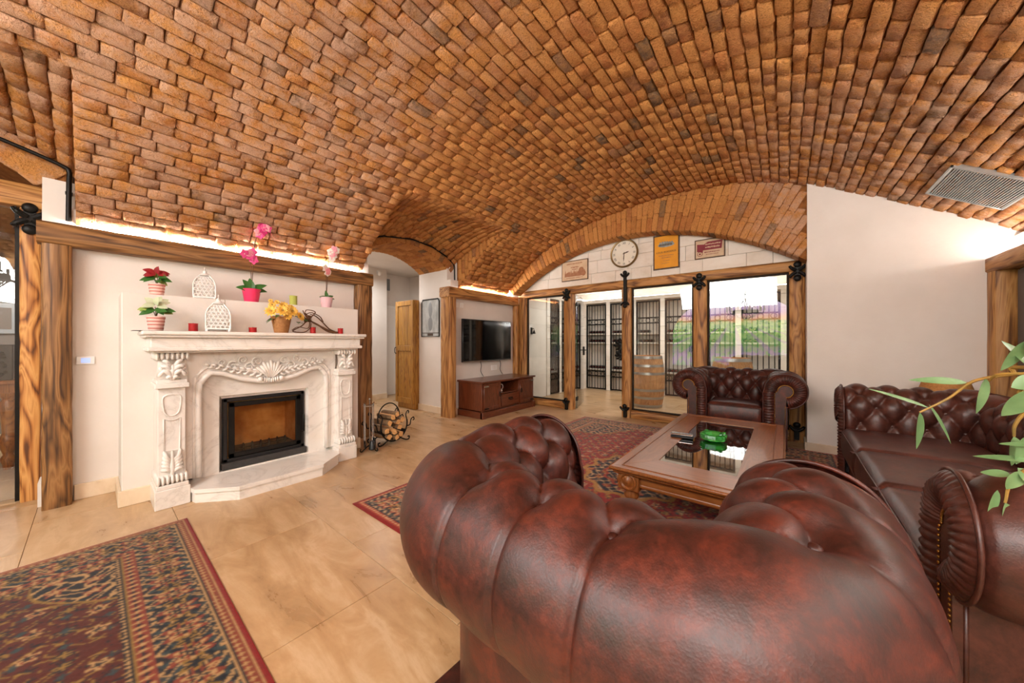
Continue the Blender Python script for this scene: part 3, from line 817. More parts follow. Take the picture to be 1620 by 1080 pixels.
        for k in range(NN):
            g = .013*abs(math.sin(PI*phs[k]))**.6
            for rr, p_ in zip(rows_, pf):
                q_ = O[k]*(1-rr)+I[k]*rr; V.append((sg*(wi+q_[0]), yf-p_-g*math.sin(PI*min(1, max(0, rr)))*1.0-(.0 if 0 < rr < 1 else 0)+.004, q_[1]))
        k = len(rows_); F = [(i*k+j, i*k+j+1, (i+1)*k+j+1, (i+1)*k+j) for i in range(NN-1) for j in range(k-1)]
        if sg < 0: F = [tuple(reversed(f_)) for f_ in F]
        m = MB(); m.add(V, F); arm = m.build('gathered_arm_front', mat, root, smooth=180)
        # smooth inner panel
        poly = [(p_[0], p_[1]) for p_ in I[::6]]+[(NO-.004, ZC-R*.72), (NO-.004, .10)]
        m = MB(); m.prism([(sg*(wi+a), b) for a, b in poly], yf-.003, yf+.02, 'y'); m.build('facing_panel', mat, root, smooth=30)
        m = MB(); m.prism([(sg*(wi+a), b) for a, b in [(NO-.01, .08), (NO+.004, .08), (NO+.004, ZC-R*.9), (NO-.01, ZC-R*.9)]], yf-.004, yf+.02, 'y')
        m.build('edge_strip', mat, root, smooth=30)
        m = MB(); last = -1
        for k_ in range(NN):
            if u[k_]-last > .0155: last = u[k_]; m.ball((sg*(wi+I[k_][0]), yf-.006, I[k_][1]), (.0052, .004, .0052), 6, 4)
        for z in np.arange(.11, ZC-R*.8, .0155): m.ball((sg*(wi+NO-.012), yf-.005, z), (.0052, .004, .0052), 6, 4)
        m.build('nail_trim', 'brass_nail', arm, smooth=180, kind='stuff')
        m = MB(); m.tube([(sg*(wi+q_[0]), yf+.002, q_[1]) for q_ in O[::4]], .006, 6); m.build('arm_piping', mat, arm, smooth=180)
    # seat base, rail, cushions
    m = MB().box(-wi-.02, wi+.02, yf+.03, yb+.03, .10, .30, .008); m.build('seat_rail', seat_mat, root, smooth=40)
    m = MB(); m.tube([(-wi-.01, yf+.028, .30), (wi+.01, yf+.028, .30)], .006, 6); m.build('rail_piping', seat_mat, root, smooth=180)
    cw = 2*wi/seats; z0, z1 = .305, .515
    for c in range(seats):
        xa, xb = -wi+c*cw+.004, -wi+(c+1)*cw-.004; ya, ybk = yf-.012, yb-.01
        n = 28; m = MB()
        def top(a, b, xa=xa, xb=xb):
            X = xa+(xb-xa)*a; Y = ya+(ybk-ya)*b; ea = min(a, 1-a)*(xb-xa); eb = b*(ybk-ya)
            r = .028; e = min(ea, eb); dz = 0 if e > r else r-math.sqrt(max(0, r*r-(r-e)**2))
            return (X, Y, z1-.012+.024*(math.sin(PI*a)*math.sin(PI*min(1, b*.9+.06)))**.5-dz+.003*noise.noise(Vector((X*6, Y*14, c))))
        m.grid(top, n, n)
        def front(a, b, xa=xa, xb=xb):
            X = xa+(xb-xa)*a; Z = z0+(z1-.04-z0)*b; ea = min(a, 1-a)*(xb-xa); k = min(1, ea/.03)
            return (X, ya-.012*math.sin(PI*b)*math.sqrt(k)+.012*(1-k)**2, Z)
        m.grid(front, n, 8)
        for (X, fl_) in ((xa, 1), (xb, 0)):
            m.grid(lambda a, b, X=X: (X, ya+(ybk-ya)*a, z0+(z1-.04-z0)*b), 10, 3, flip=bool(fl_))
        cu = m.build('seat_cushion', seat_mat, root, smooth=60)
        pp = [(xa+.004, ybk, z1-.038), (xa+.004, ya+.03, z1-.038), (xa+.012, ya+.006, z1-.038), (xa+.04, ya-.001, z1-.038), (xb-.04, ya-.001, z1-.038), (xb-.012, ya+.006, z1-.038), (xb-.004, ya+.03, z1-.038), (xb-.004, ybk, z1-.038)]
        m = MB(); m.tube([(xa+.01, ya+.002, z0+.006), (xb-.01, ya+.002, z0+.006)], .005, 6); m.build('cushion_piping', seat_mat, cu, smooth=180); m = MB(); m.tube(catmull(pp, 5), .0055, 6); m.build('cushion_piping', seat_mat, cu, smooth=180)
    # bun feet
    for fx in (-wi-.12, wi+.12):
        for fy in (yf+.08, yb+.12):
            m = MB(); m.lathe([(.018, 0), (.03, .012), (.036, .035), (.03, .06), (.02, .075)], 14, (fx, fy, 0)); m.build('bun_foot', 'leather_dark', root, smooth=60)
    return root
near = thing('armchair', 'large oxblood tufted leather armchair in the foreground, seen from behind', 'armchair', (3.665, .875, .0118), PI-.05, 'tufted leather armchairs')
chesterfield(near, 1.23, .79, .85, 1)
far = copy_tree(near); far.location = (3.64, 4.805, .0118); far.rotation_euler = (0, 0, 0)
far['label'] = 'oxblood tufted leather armchair facing us in front of the glass wall'
sofa = thing('sofa', 'long brown tufted leather sofa with three seat cushions along the right wall', 'sofa', (4.95, 2.76, 0), -PI/2)
chesterfield(sofa, 2.80, 1.0, .83, 3, mat='leather_brown', fold=.22, step=.011, seat_mat='leather_brown')
# ------------------------------------------------------------------ marble fireplace
fp = thing('fireplace', 'carved white marble fireplace with a black glass-doored insert', 'fireplace', (.33, .995, 0))
def fb(name, *boxes, mat='marble', b=.004, parent=None, smooth=30):
    m = MB()
    for q in boxes: m.box(*q, b=b)
    return m.build(name, mat, parent or fp, smooth=smooth)
# local frame: x out of the wall (0 = chimney breast), y along wall, centre 0
YL, YR, FX = -.715, .715, .29
def pillar(yc):
    w_ = .085
    fb('pillar_plinth', (.0, FX+.01, yc-w_-.008, yc+w_+.008, 0, .135), (.0, FX+.004, yc-w_, yc+w_, .135, .165))
    pil = fb('pillar_shaft', (.0, FX-.045, yc-w_+.012, yc+w_-.012, .165, .86))
    # fluted foot and head rolls
    for zc, hh, sc in ((.195, .055, 1.0), (1.095, .05, 1.08)):
        m = MB()
        for k in range(7):
            y = yc-w_*sc+2*w_*sc*(k+.5)/7; m.ball((FX-.025, y, zc), (.035, w_*sc/7*1.05, hh*.62), 8, 6)
        m.box(0, FX-.03, yc-w_*sc, yc+w_*sc, zc-hh*.5, zc+hh*.5, .006)
        m.build('fluted_moulding', 'marble', pil, smooth=60)
    # raised panel outlines on shaft front
    m = MB(); x = FX-.043
    a = [(x, yc-.042, .80), (x, yc+.042, .80), (x, yc+.042, .70), (x, yc+.025, .665), (x, yc, .655), (x, yc-.025, .665), (x, yc-.042, .70)]
    m.tube(catmull(a, 4, True), .005, 6, closed=True)
    a = [(x, yc-.042, .635), (x, yc-.02, .625), (x, yc, .622), (x, yc+.02, .625), (x, yc+.042, .635), (x, yc+.042, .40), (x, yc-.042, .40)]
    m.tube(a, .005, 6, closed=True); m.build('panel_moulding', 'marble', pil, smooth=180)
    # neck block and acanthus console
    fb('console_shelf', (0, FX-.01, yc-w_-.006, yc+w_+.006, .86, .895), (0, FX-.022, yc-w_+.004, yc+w_-.004, .895, .92))
    m = MB()
    m.grid(lambda a, b: (FX-.06+.03*math.sin(PI*a)-.02*a, yc+(b-.5)*2*w_*(.80+.2*(1-a)), .92+.16*a), 10, 8)
    for sg in (-1, 1):
        for k, (y0, z0, y1, z1, r_) in enumerate([(.0, .95, .055, .985, .016), (.0, .99, .06, 1.02, .016), (.01, 1.02, .05, 1.06, .014), (.0, .93, .03, .935, .012), (.02, 1.0, .072, .945, .012)]):
            pts = [(FX-.028, yc+sg*y0, z0-.01), (FX-.008, yc+sg*(y0+y1)/2, (z0+z1)/2+.012), (FX-.018, yc+sg*y1, z1)]
            m.tube(catmull(pts, 5), [r_*.5]+[r_]*9+[r_*.4], 7)
        m.tube([(FX-.02+.0, yc+sg*(.05+.016*math.cos(t)*(1-t/14)), 1.0+.016*math.sin(t)*(1-t/14)) for t in np.linspace(0, 10, 20)], .006, 5)
    m.ball((FX-.018, yc, .985), (.02, .016, .05), 8, 6)
    m.build('acanthus_carving', 'marble', pil, smooth=60)
    # leaf spray at foot
    m = MB()
    for sg in (-1, 1):
        for k in range(5):
            z0 = .24+k*.022; pts = [(FX-.04, yc, z0), (FX-.018, yc+sg*.03, z0+.03), (FX-.036, yc+sg*(.06-.004*k), z0+.03+.012*k)]
            m.tube(catmull(pts, 4), [.006]+[.012]*7+[.003], 6)
    m.tube([(FX-.03, yc, .225), (FX-.02, yc, .30), (FX-.035, yc, .40)], [.012, .014, .006], 7)
    m.build('leaf_carving', 'marble', pil, smooth=60)
pillar(YL+.085); pillar(YR-.085)
# mantel shelf mouldings
fb('mantel_shelf', (-.0, FX+.085, YL-.075, YR+.075, 1.245, 1.275), b=.008)
fb('cornice', (0, FX+.07, YL-.06, YR+.06, 1.228, 1.245), (0, FX+.035, YL-.03, YR+.03, 1.155, 1.228), (0, FX+.05, YL-.045, YR+.045, 1.13, 1.158), (0, FX+.02, YL-.012, YR+.012, 1.118, 1.132), b=.006)
# frieze: slab with a serpentine lower edge + side jambs
yi = .53
def low(y):
    a = abs(y)/yi
    return .905+.075*math.sin(PI*min(1, a*1.02)*1.0)**2*1.0-.05*max(0, (a-.86)/.14)**2+.0
ys = np.linspace(-yi, yi, 61)
out = [(-.56, 1.125), (-.56, .14), (-.475, .14), (-.475, .80), (-.462, .875), (-.43, .925)]
mid = [(y, float(np.interp(abs(y), [0, .06, .2, .33, .40, .43], [.86, .852, .885, .94, .95, .925]))) for y in np.linspace(-.42, .42, 43)]
out += mid+[(.43, .925), (.462, .875), (.475, .80), (.475, .14), (.56, .14), (.56, 1.125)]
m = MB(); m.prism(out, .02, FX-.115, 'x'); m.build('frieze', 'marble', fp, smooth=30)
m = MB(); e = [(FX-.115, y, z) for y, z in out[2:-2]]; m.tube(catmull(e, 3), .021, 8); m.tube(catmull([(FX-.115, y*1.055, z+.045 if z > .3 else z) for y, z in out[2:-2]], 3), .011, 6)
m.build('serpentine_moulding', 'marble', fp, smooth=180)
# central shell and scrolls
m = MB(); x0 = FX-.105
for k in range(9):
    a = math.radians(-52+13*k); L = .15 if k % 2 == 0 else .135
    pts = [(x0, .02*math.sin(a), .885), (x0+.022, .075*math.sin(a), .885+.075*math.cos(a)), (x0+.008, L*math.sin(a)*.9, .885+L*math.cos(a))]
    m.tube(catmull(pts, 5), [.006]+[.011]*4+[.014]*5+[.008], 7)
for k in range(7):
    y = -.048+.016*k; m.ball((x0+.012, y, .868-.012*(1-abs(k-3)/3)), (.016, .009, .022), 7, 5)
m.build('shell_carving', 'marble', fp, smooth=60)
for sg in (-1, 1):
    m = MB()
    m.ball((x0+.015, sg*.078, .872), (.022, .022, .022), 8, 6)
    def scroll(cy, cz, r0, turns, a0, th=.008, dirn=1):
        pts = []
        for t in np.linspace(0, 1, 22):
            a = a0+dirn*t*turns*2*PI; rr = r0*(1-.85*t); pts.append((x0+.012, sg*(cy+rr*math.cos(a)), cz+rr*math.sin(a)))
        m.tube(pts, [th*(1-.4*t) for t in np.linspace(0, 1, 22)], 6)
    scroll(.10, 1.03, .045, 1.4, -1.2); scroll(.155, .985, .04, 1.3, 2.5, dirn=-1); scroll(.20, 1.045, .035, 1.4, -1.0); scroll(.27, 1.0, .038, 1.3, 2.2, dirn=-1); scroll(.335, 1.03, .026, 1.3, -.8); scroll(.39, 1.005, .018, 1.2, 2.0, dirn=-1)
    stem = catmull([(x0+.006, sg*.08, .93), (x0+.008, sg*.15, .95), (x0+.008, sg*.24, .965), (x0+.006, sg*.33, .995), (x0+.004, sg*.43, 1.01)], 6)
    m.tube(stem, [.012-.009*i/len(stem) for i in range(len(stem))], 6)
    rr = random.Random(3)
    for i in range(16):
        t = .06+.36*i/15; zz = np.interp(t, [.08, .15, .24, .33, .43], [.93, .95, .965, .995, 1.01]); s2 = 1 if i % 2 else -1
        L = .05*(1.1-i/22); pts = [(x0+.006, sg*t, zz), (x0+.02, sg*(t+L*.5), zz+s2*L*.45), (x0+.005, sg*(t+L*.95), zz+s2*L*.55)]
        m.tube(catmull(pts, 4), [.004]+[.010]*7+[.002], 6)
    m.build('scroll_carving', 'marble', fp, smooth=60)
# surround slab around insert (splayed reveal)
IY, IZ0, IZ1 = .308, .175, .715
m = MB(); m.box(.02, .10, -.5, -IY-.03, .1, 1.0); m.box(.02, .10, IY+.03, .5, .1, 1.0); m.box(.02, .10, -IY-.031, IY+.031, IZ1+.03, 1.0)
m.box(.02, .10, -IY-.031, IY+.031, .1, IZ0-.06)
m.build('inner_surround', 'marble', fp, smooth=30)
m = MB()
for sg in (-1, 1): m.prism([(.10, sg*(IY+.03)), (.03, sg*(IY+.004)), (.02, sg*(IY+.03))], IZ0-.06, IZ1+.03, 'z')
m.prism([(-IY-.03, IZ1+.03), (IY+.03, IZ1+.03), (IY+.004, IZ1+.004), (-IY-.004, IZ1+.004)], .03, .06, 'x')
m.build('splayed_reveal', 'marble', fp, smooth=0)
# insert: black frame, door, glass, firebox
fb('insert_frame', (.03, .075, -IY, IY, IZ1-.03, IZ1), (.03, .075, -IY, -IY+.03, IZ0, IZ1), (.03, .075, IY-.03, IY, IZ0, IZ1), (.03, .075, -IY, IY, IZ0, IZ0+.03), mat='black_plastic')
dr = fb('insert_door', (.06, .09, -IY+.035, IY-.035, IZ1-.075, IZ1-.035), (.06, .09, -IY+.035, -IY+.075, IZ0+.035, IZ1-.035), (.06, .09, IY-.075, IY-.035, IZ0+.035, IZ1-.035), (.06, .09, -IY+.035, IY-.035, IZ0+.035, IZ0+.075), mat='iron')
MB().box(.07, .076, -IY+.07, IY-.07, IZ0+.07, IZ1-.07).build('door_glass', 'oven_glass', dr, smooth=0)
m = MB(); m.tube([(.095, IY-.02, .33), (.115, IY-.018, .335), (.115, IY-.018, .49), (.095, IY-.02, .495)], .008, 8); m.build('door_handle', 'iron', dr, smooth=60)
fb('insert_sill', (.03, .105, -IY-.012, IY+.012, IZ0-.055, IZ0+.002), mat='dark_granite')
m = MB(); fx0 = -.30
m.box(fx0-.02, fx0, -IY+.03, IY-.03, IZ0, IZ1)
m.box(fx0, .055, -IY+.03, -IY+.05, IZ0, IZ1); m.box(fx0, .055, IY-.05, IY-.03, IZ0, IZ1); m.box(fx0, .055, -IY+.03, IY-.03, IZ1-.04, IZ1-.02)
m.build('firebox_lining', 'firebrick', fp, smooth=0)
fb('firebox_floor', (fx0, .055, -IY+.04, IY-.04, IZ0+.01, IZ0+.045), mat='ash')
m = MB()
for k in range(6): m.tube([(.03, -.16+.064*k, IZ0+.05), (.028, -.16+.064*k, IZ0+.10), (.02, -.16+.064*k, IZ0+.13)], [.008, .012, .006], 8)
m.tube([(.028, -.19, IZ0+.09), (.028, .19, IZ0+.09)], .005, 6); m.build('fire_grate', 'iron', fp, smooth=60)
# hearth slab, polygon with canted corners
hp = [(.02, -.54), (FX-.02, -.54), (FX+.05, -.525), (FX+.24, -.30), (FX+.24, .30), (FX+.05, .525), (FX-.02, .54), (.02, .54)]
m = MB(); m.prism([(a, b*.985) for a, b in hp], .0, .072, 'z'); m.build('hearth_base', 'marble', fp, smooth=0)
m = MB(); m.prism([(a+(.012 if a > .1 else 0), b) for a, b in hp], .075, .105, 'z'); m.build('hearth_slab', 'marble', fp, smooth=0)
# the chimney breast is recessed for the firebox
import bmesh
m = MB(); x0, x1 = WX-.05, .33
m.box(x0, x1, .13, .995-IY+.03, 0, 1.56, .005); m.box(x0, x1, .995+IY-.03, 1.88, 0, 1.56, .005); m.box(x0, x1, .995-IY+.031, .995+IY-.031, IZ1-.01, 1.56); m.box(x0, x1, .995-IY+.031, .995+IY-.031, 0, IZ0+.005)
m.box(x0, 0, .995-IY+.03, .995+IY-.03, IZ0, IZ1)
me = bpy.data.meshes.new('wall_chimney'); me.from_pydata(m.V, [], m.F); me.materials.append(MATS['plaster'])
cb2 = bpy.data.objects.new('wall_chimney', me); COL.objects.link(cb2)
tag(cb2, 'white plaster chimney breast ending in a ledge behind the mantel', 'wall', kind='structure')
# ------------------------------------------------------------------ panes of the glass wall
def pane(nm, label, x0, x1, z0, z1, y=5.335, rope=True):
    r = thing(nm, label, 'window', ((x0+x1)/2, y, z0), kind='structure'); w_ = (x1-x0)/2; h = z1-z0
    MB().box(-w_+.005, w_-.005, -.004, .004, .005, h-.005).build('glass_pane', 'pane_glass', r, smooth=0)
    if rope:
        for (a, b) in (((-w_+.012, 0), (-w_+.012, h)), ((w_-.012, 0), (w_-.012, h)), ((-w_, h-.012), (w_, h-.012)), ((-w_, .012), (w_, .012))):
            m = MB(); m.box(min(a[0], b[0])-.012, max(a[0], b[0])+.012, -.012, .012, max(0, min(a[1], b[1])-.012), min(h, max(a[1], b[1])+.012), .002)
            m.build('frame_bar', 'iron', r, smooth=30)
            m = MB(); n = max(20, int(math.hypot(b[0]-a[0], b[1]-a[1])/.012)); A = Vector((a[0], -.018, a[1])); B = Vector((b[0], -.018, b[1]))
            A.z = max(.008, A.z); B.z = min(h-.008, B.z); d = (B-A).normalized(); u = Vector((0, 1, 0)); w2 = d.cross(u)
            for ph in (0, PI):
                m.tube([A+(B-A)*(k/n)+(u*math.cos(ph+k*.9)+w2*math.sin(ph+k*.9))*.0045 for k in range(n+1)], .006, 5)
            m.build('rope_trim', 'iron_rope', r, smooth=180)
    return r
pane('window_1', 'narrow clear glass pane left of the doorway to the wine cellar', .17, 1.01, .125, 2.04)
pane('window_2', 'clear glass pane in front of the left wine barrel', 2.21, 3.08, .125, 2.04)
pane('window_3', 'clear glass pane behind the far armchair', 3.25, 4.12, .125, 2.04)
# glass door leaf, folded open into the cellar beside post A
d1 = thing('door_1', 'frameless glass door standing open beside the left doorway post', 'door', (1.20, 5.40, 0), math.radians(108), kind='structure')
MB().box(0, .82, -.005, .005, .012, 2.03).build('glass_leaf', 'pane_glass', d1, smooth=0)
for z in (.18, 1.86): MB().box(-.01, .09, -.016, .016, z-.035, z+.035, .003).build('hinge', 'iron', d1)
m = MB(); m.box(.72, .80, -.02, .02, .93, 1.10, .004); m.tube([(.76, -.02, 1.03), (.76, -.06, 1.03), (.66, -.06, 1.03)], .008, 8); m.build('lock', 'iron', d1)
# dining room glass
d2 = thing('window_4', 'clear glass of the dining room partition at the left edge', 'window', (-.385, -1.1, .0), kind='structure')
MB().box(-.004, .004, -.78, .748, .03, 2.19).build('glass_pane', 'pane_glass', d2, smooth=0)
MB().box(-.01, .01, .735, .755, .01, 2.2).build('frame_bar', 'iron', d2, smooth=0)
# ------------------------------------------------------------------ wrought iron fittings (children of their posts)
def fleur(parent, x, z, s=1.0, y=GY0-.046, down_=True, up_=True, axis='y', stem=.0):
    """ball tips with curled leaves on a flat strap"""
    m = MB()
    def P(a, b, o=0): return (x+a*s, y-o, z+b*s) if axis == 'y' else (y+o, x+a*s, z+b*s)
    def plate(poly):
        if axis == 'y': m.prism([(x+a*s, z+b*s) for a, b in poly], y-.008, y+.05, 'y')
        else: m.prism([(x+a*s, z+b*s) for a, b in poly], y-.004, y+.008, 'x')
    plate([(-.026, -.07-stem), (.026, -.07-stem), (.03, .06+stem), (-.03, .06+stem)])
    for sg in ((1,) if not down_ else (-1,) if not up_ else (1, -1)):
        zz = .085+stem
        m.ball(P(0, sg*zz, .008), (.04*s, .022, .04*s) if axis == 'y' else (.022, .04*s, .04*s), 12, 8)
        for sx in (-1, 1):
            pts = [P(sx*.012, sg*(zz-.075), .006), P(sx*.035, sg*(zz-.06), .008), P(sx*.062, sg*(zz-.035), .010), P(sx*.070, sg*(zz-.018), .012), P(sx*.058, sg*(zz-.012), .014)]
            m.tube(catmull(pts, 4), [.021*s]*8+[.018*s]*5+[.010*s]*(len(catmull(pts, 4))-13), 7)
    return m.build('iron_fitting', 'iron', parent, smooth=50)
fleur(POSTS['A'], 1.095, 2.02, .9); fleur(POSTS['B'], 2.135, 2.015, .85, stem=.22); fleur(POSTS['C'], 3.165, 2.02, .95); fleur(POSTS['D'], 4.195, 2.03, .95)
for nm, x, h in (('A', 1.085, .085), ('B', 2.13, .095), ('D', 4.19, .12)): fleur(POSTS[nm], x, h, .9, down_=False, stem=.02)
fleur(pl, -.297, 2.12, .95, y=-.336, axis='x')
# black conduit
m = MB(); m.tube(catmull([(-.09, -.6, 2.64), (-.09, -.3, 2.555), (-.09, -.14, 2.50), (-.092, -.112, 2.47), (-.095, -.112, 2.4), (-.095, -.115, 2.10)], 5), .014, 8); m.box(-.12, -.09, -.13, -.095, 2.30, 2.32); tag(m.build('conduit_pipe', 'iron', smooth=60), 'black metal conduit pipe bending down above the left posts', 'pipe')
# ------------------------------------------------------------------ wine cellar
CYB = 7.95
wall('wall_cellar_back', 'pale plaster back wall of the wine cellar', (-.9, 5.0, CYB+.32, CYB+.45, 0, 2.6), mat='plaster_cellar')
wall('wall_cellar_left', 'white left wall of the wine cellar', (-.6, -.02, 5.41, 6.28, 0, 2.6), (-.62, -.42, 6.28, 8.4, 0, 2.6), mat='plaster_cellar')
wall('wall_cellar_right', 'pale right wall of the wine cellar', (4.75, 4.9, 5.45, 8.4, 0, 2.6), mat='plaster_cellar')
wall('ceiling_cellar', 'plain white ceiling of the wine cellar', (-.9, 5.0, 5.42, 8.4, 2.45, 2.6), mat='plaster_cellar', cat='ceiling')
wall('trim_cellar_cove', 'white cove ledge above the iron gates', (-.42, 4.8, CYB-.02, CYB+.32, 2.16, 2.24), (-.42, .0, 6.28, CYB-.02, 2.16, 2.24), mat='plaster_cellar')
o = MB().box(-.05, 4.7, CYB+.02, CYB+.05, 2.242, 2.252).build('led_strip', 'led_cellar', smooth=0); tag(o, 'glowing led strip along the cove at the back of the wine cellar', 'light strip')
o = MB().box(-.08, -.05, 6.35, CYB-.05, 2.242, 2.252).build('led_strip', 'led_cellar', smooth=0); tag(o, 'glowing led strip along the left cove of the wine cellar', 'light strip')
# stone pillars between rack bays: back wall bays
bays = [(.13, .66), (.76, 1.29), (1.39, 1.92), (2.02, 2.62), (2.72, 3.32), (3.42, 4.02), (4.12, 4.66)]
pil_x = [-.0]+[b for _, b in bays]
names = ['first', 'second', 'third', 'fourth', 'fifth', 'sixth', 'seventh']
def stone_pillar(label, x0, x1, y0, y1):
    r = thing('trim_pillar', label, 'pillar', ((x0+x1)/2, (y0+y1)/2, 0), kind='structure'); z = 0; q = random.Random(int(x0*100+y0*10))
    w_, d_ = (x1-x0)/2, (y1-y0)/2
    while z < 2.15:
        h = min(q.uniform(.22, .4), 2.16-z); MB().box(-w_, w_, -d_, d_, z+.002, z+h-.002, .004).build('stone', 'stone_block', r, smooth=20); z += h
for i in range(8):
    a = -.02 if i == 0 else bays[i-1][1]; b = bays[i][0] if i < 7 else 4.74
    stone_pillar(('pale stone pillar in the back left corner of the wine cellar' if i == 0 else 'pale stone pillar right of the %s back rack of the wine cellar' % names[i-1]), a, b, CYB-.03, CYB+.30)
lb_ = [(6.42, 6.82), (6.92, 7.32), (7.42, 7.84)]
for i, (a, b) in enumerate([(6.29, 6.42), (6.82, 6.92), (7.32, 7.42), (7.84, 7.92)]):
    stone_pillar('pale stone pillar number %s along the left wall of the wine cellar' % names[i], -.40, .0, a, b)
def bottle_mesh():
    m = MB(); m.lathe([(0, 0), (.034, .0), (.037, .006), (.037, .19), (.03, .22), (.015, .245), (.0145, .30), (.016, .302), (.016, .312), (0, .313)], 10); return m
bmsh = bottle_mesh(); bme = bpy.data.meshes.new('wine_bottle'); bme.from_pydata(bmsh.V, [], bmsh.F); bme.materials.append(MATS['bottle_glass']); bme.polygons.foreach_set('use_smooth', [True]*len(bmsh.F)); bme.update()
fm = MB(); fm.lathe([(.0158, .25), (.0158, .313), (0, .314)], 10, cap=False); fme = bpy.data.meshes.new('foil_cap'); fme.from_pydata(fm.V, [], fm.F); fme.materials.append(MATS['bottle_foil']); fme.update()
def gate(label, x0, x1, loc, rz, bars=7, lock=False, ornament=0):
    r = thing('iron_gate', label, 'gate', loc, rz, 'wrought iron rack gates'); w_ = x1-x0; H = 2.12
    for x in (0, w_): MB().box(x-.036 if x else 0, x if x else .036, -.014, .014, .02, H, .002).build('stile', 'iron', r)
    for z in (.03, .34, .46, 1.62, 1.74, H-.012): MB().box(0, w_, -.009, .009, z-.014, z+.014, .002).build('rail', 'iron', r)
    for k in range(1, bars):
        x = w_*k/bars; m = MB(); m.tube([(x, 0, .03), (x, 0, H)], .0085, 6); m.build('bar', 'iron', r, smooth=60)
    m = MB()
    for z in (.40, 1.68):
        for k in range(3):
            xc = w_*(k+.5)/3; m.tube([(xc+.045*math.cos(t), -.006, z+.045*math.sin(t)) for t in np.linspace(0, 2*PI, 13)[:-1]], .006, 5, closed=True)
    m.build('scroll_ring', 'iron', r, smooth=60, kind='stuff')
    if lock: MB().box(w_-.12, w_-.01, -.03, .012, .98, 1.12, .004).build('lock_box', 'iron', r)
    if ornament:
        m = MB()
        for zc, rr_ in ((1.12, .16), (.88, .13)):
            for k in range(8):
                a = k*PI/4; m.tube(catmull([(w_/2, -.03, zc), (w_/2+rr_*.6*math.cos(a)-.03*math.sin(a), -.045, zc+rr_*.6*math.sin(a)+.03*math.cos(a)), (w_/2+rr_*math.cos(a), -.03, zc+rr_*math.sin(a))], 5), [.01]+[.026]*9+[.008], 6)
            m.ball((w_/2, -.05, zc), (.05, .02, .05), 10, 6)
        m.build('vine_ornament', 'iron', r, smooth=60)
    return r
SHZ = [(.52, 'lowest'), (1.18, 'middle'), (1.40, 'upper')]
def rack(i, side):
    if side == 'back':
        x0, x1 = bays[i]; loc = (x0, CYB-.015, 0); rz = 0; where = 'the %s back rack of the wine cellar' % names[i]
    else:
        a, b = lb_[i]; x0, x1 = 0, b-a; loc = (-.015, a, 0); rz = PI/2; where = 'the %s left rack of the wine cellar' % names[i]
    w_ = x1-x0
    gate('black wrought iron gate closing '+where, x0, x1, loc, rz, lock=(side != 'back' or i == 3), ornament=(side == 'back' and i == 1))
    for z, zn in SHZ:
        s_ = MB().box(.002, w_-.002, .03, .31, z-.035, z, .003).build('rack_shelf', 'shelf_stone', smooth=20); s_.location = loc; s_.rotation_euler = (0, 0, rz)
        tag(s_, 'pale stone %s shelf of %s' % (zn, where), 'shelf')
        q = random.Random(i*7+int(z*10)+(50 if side != 'back' else 0)); nb = q.choice([3, 4, 5]) if not (side == 'back' and i == 0) else 6
        if side != 'back' and i == 2 and z > 1: nb = 3
        for k in range(nb):
            R_ = thing('wine_bottle', '%s wine bottle from the left, %s shelf, %s %s cellar rack' % (names[k], zn, names[i], side), 'bottle', group='wine bottles in the cellar racks')
            bx_ = .06+k*.078+q.uniform(-.004, .004)+(0 if k < 6 else 0)
            c, s2 = math.cos(rz), math.sin(rz); ox, oy = bx_, .295
            R_.location = (loc[0]+ox*c-oy*s2, loc[1]+ox*s2+oy*c, z+.0375); R_.rotation_euler = (PI/2, 0, rz)
            R_.scale = (1, 1, .84); link('bottle_body', bme, R_); link('foil_cap', fme, R_)
for i in range(7): rack(i, 'back')
for i in range(3): rack(i, 'left')
# barrels
def barrel(label, x, y, s=1.0):
    r = thing('wine_barrel', label, 'barrel', (x, y, 0)); H, Rm, Re = .94*s, .30*s, .25*s; ns = 22
    rad = lambda z: Re+(Rm-Re)*(1-((z-H/2)/(H/2))**2)
    for k in range(ns):
        a0, a1 = 2*PI*k/ns+.004, 2*PI*(k+1)/ns-.004; m = MB()
        m.grid(lambda a, b: ((rad(H*b)+.0)*math.cos(a0+(a1-a0)*a), rad(H*b)*math.sin(a0+(a1-a0)*a), H*b), 3, 10)
        m.grid(lambda a, b: ((rad(H*b)-.025)*math.cos(a0+(a1-a0)*a), (rad(H*b)-.025)*math.sin(a0+(a1-a0)*a), H*b), 3, 10, flip=True)
        m.build('stave', 'barrel_oak', r, smooth=60)
    m = MB(); m.lathe([(0, H-.03), (Re-.012, H-.03), (Re-.012, H-.05), (0, H-.05)], 32); m.build('barrel_head', 'barrel_oak', r, smooth=20)
    for z, hh in ((.03, .05), (.18, .045), (.32, .045), (H-.32, .045), (H-.18, .045), (H-.03, .05)):
        m = MB(); m.lathe([(rad(z-hh/2)+.001, z-hh/2), (rad(z-hh/2)+.004, z-hh/2), (rad(z+hh/2)+.004, z+hh/2), (rad(z+hh/2)+.001, z+hh/2)], 32, cap=False); m.build('hoop', 'zinc_grille', r, smooth=30)
barrel('oak wine barrel with pale metal hoops behind the middle glass pane', 2.03+.05, 6.5)
barrel('oak wine barrel behind the glass above the far armchair', 3.42, 6.45)
# wall bracket lamp on white cellar wall
t = thing('wall_hook', 'small black wall lamp on the white cellar wall', 'wall lamp', (-.02, 5.72, 1.42))
MB().box(0, .012, -.03, .03, -.07, .07, .002).build('back_plate', 'iron', t); m = MB(); m.tube([(.01, 0, .03), (.06, 0, .05), (.07, 0, .02)], .008, 6); m.lathe([(.035, -.06), (.012, .01), (0, .02)], 12, (.07, 0, .0)); m.build('lamp_arm', 'iron', t)
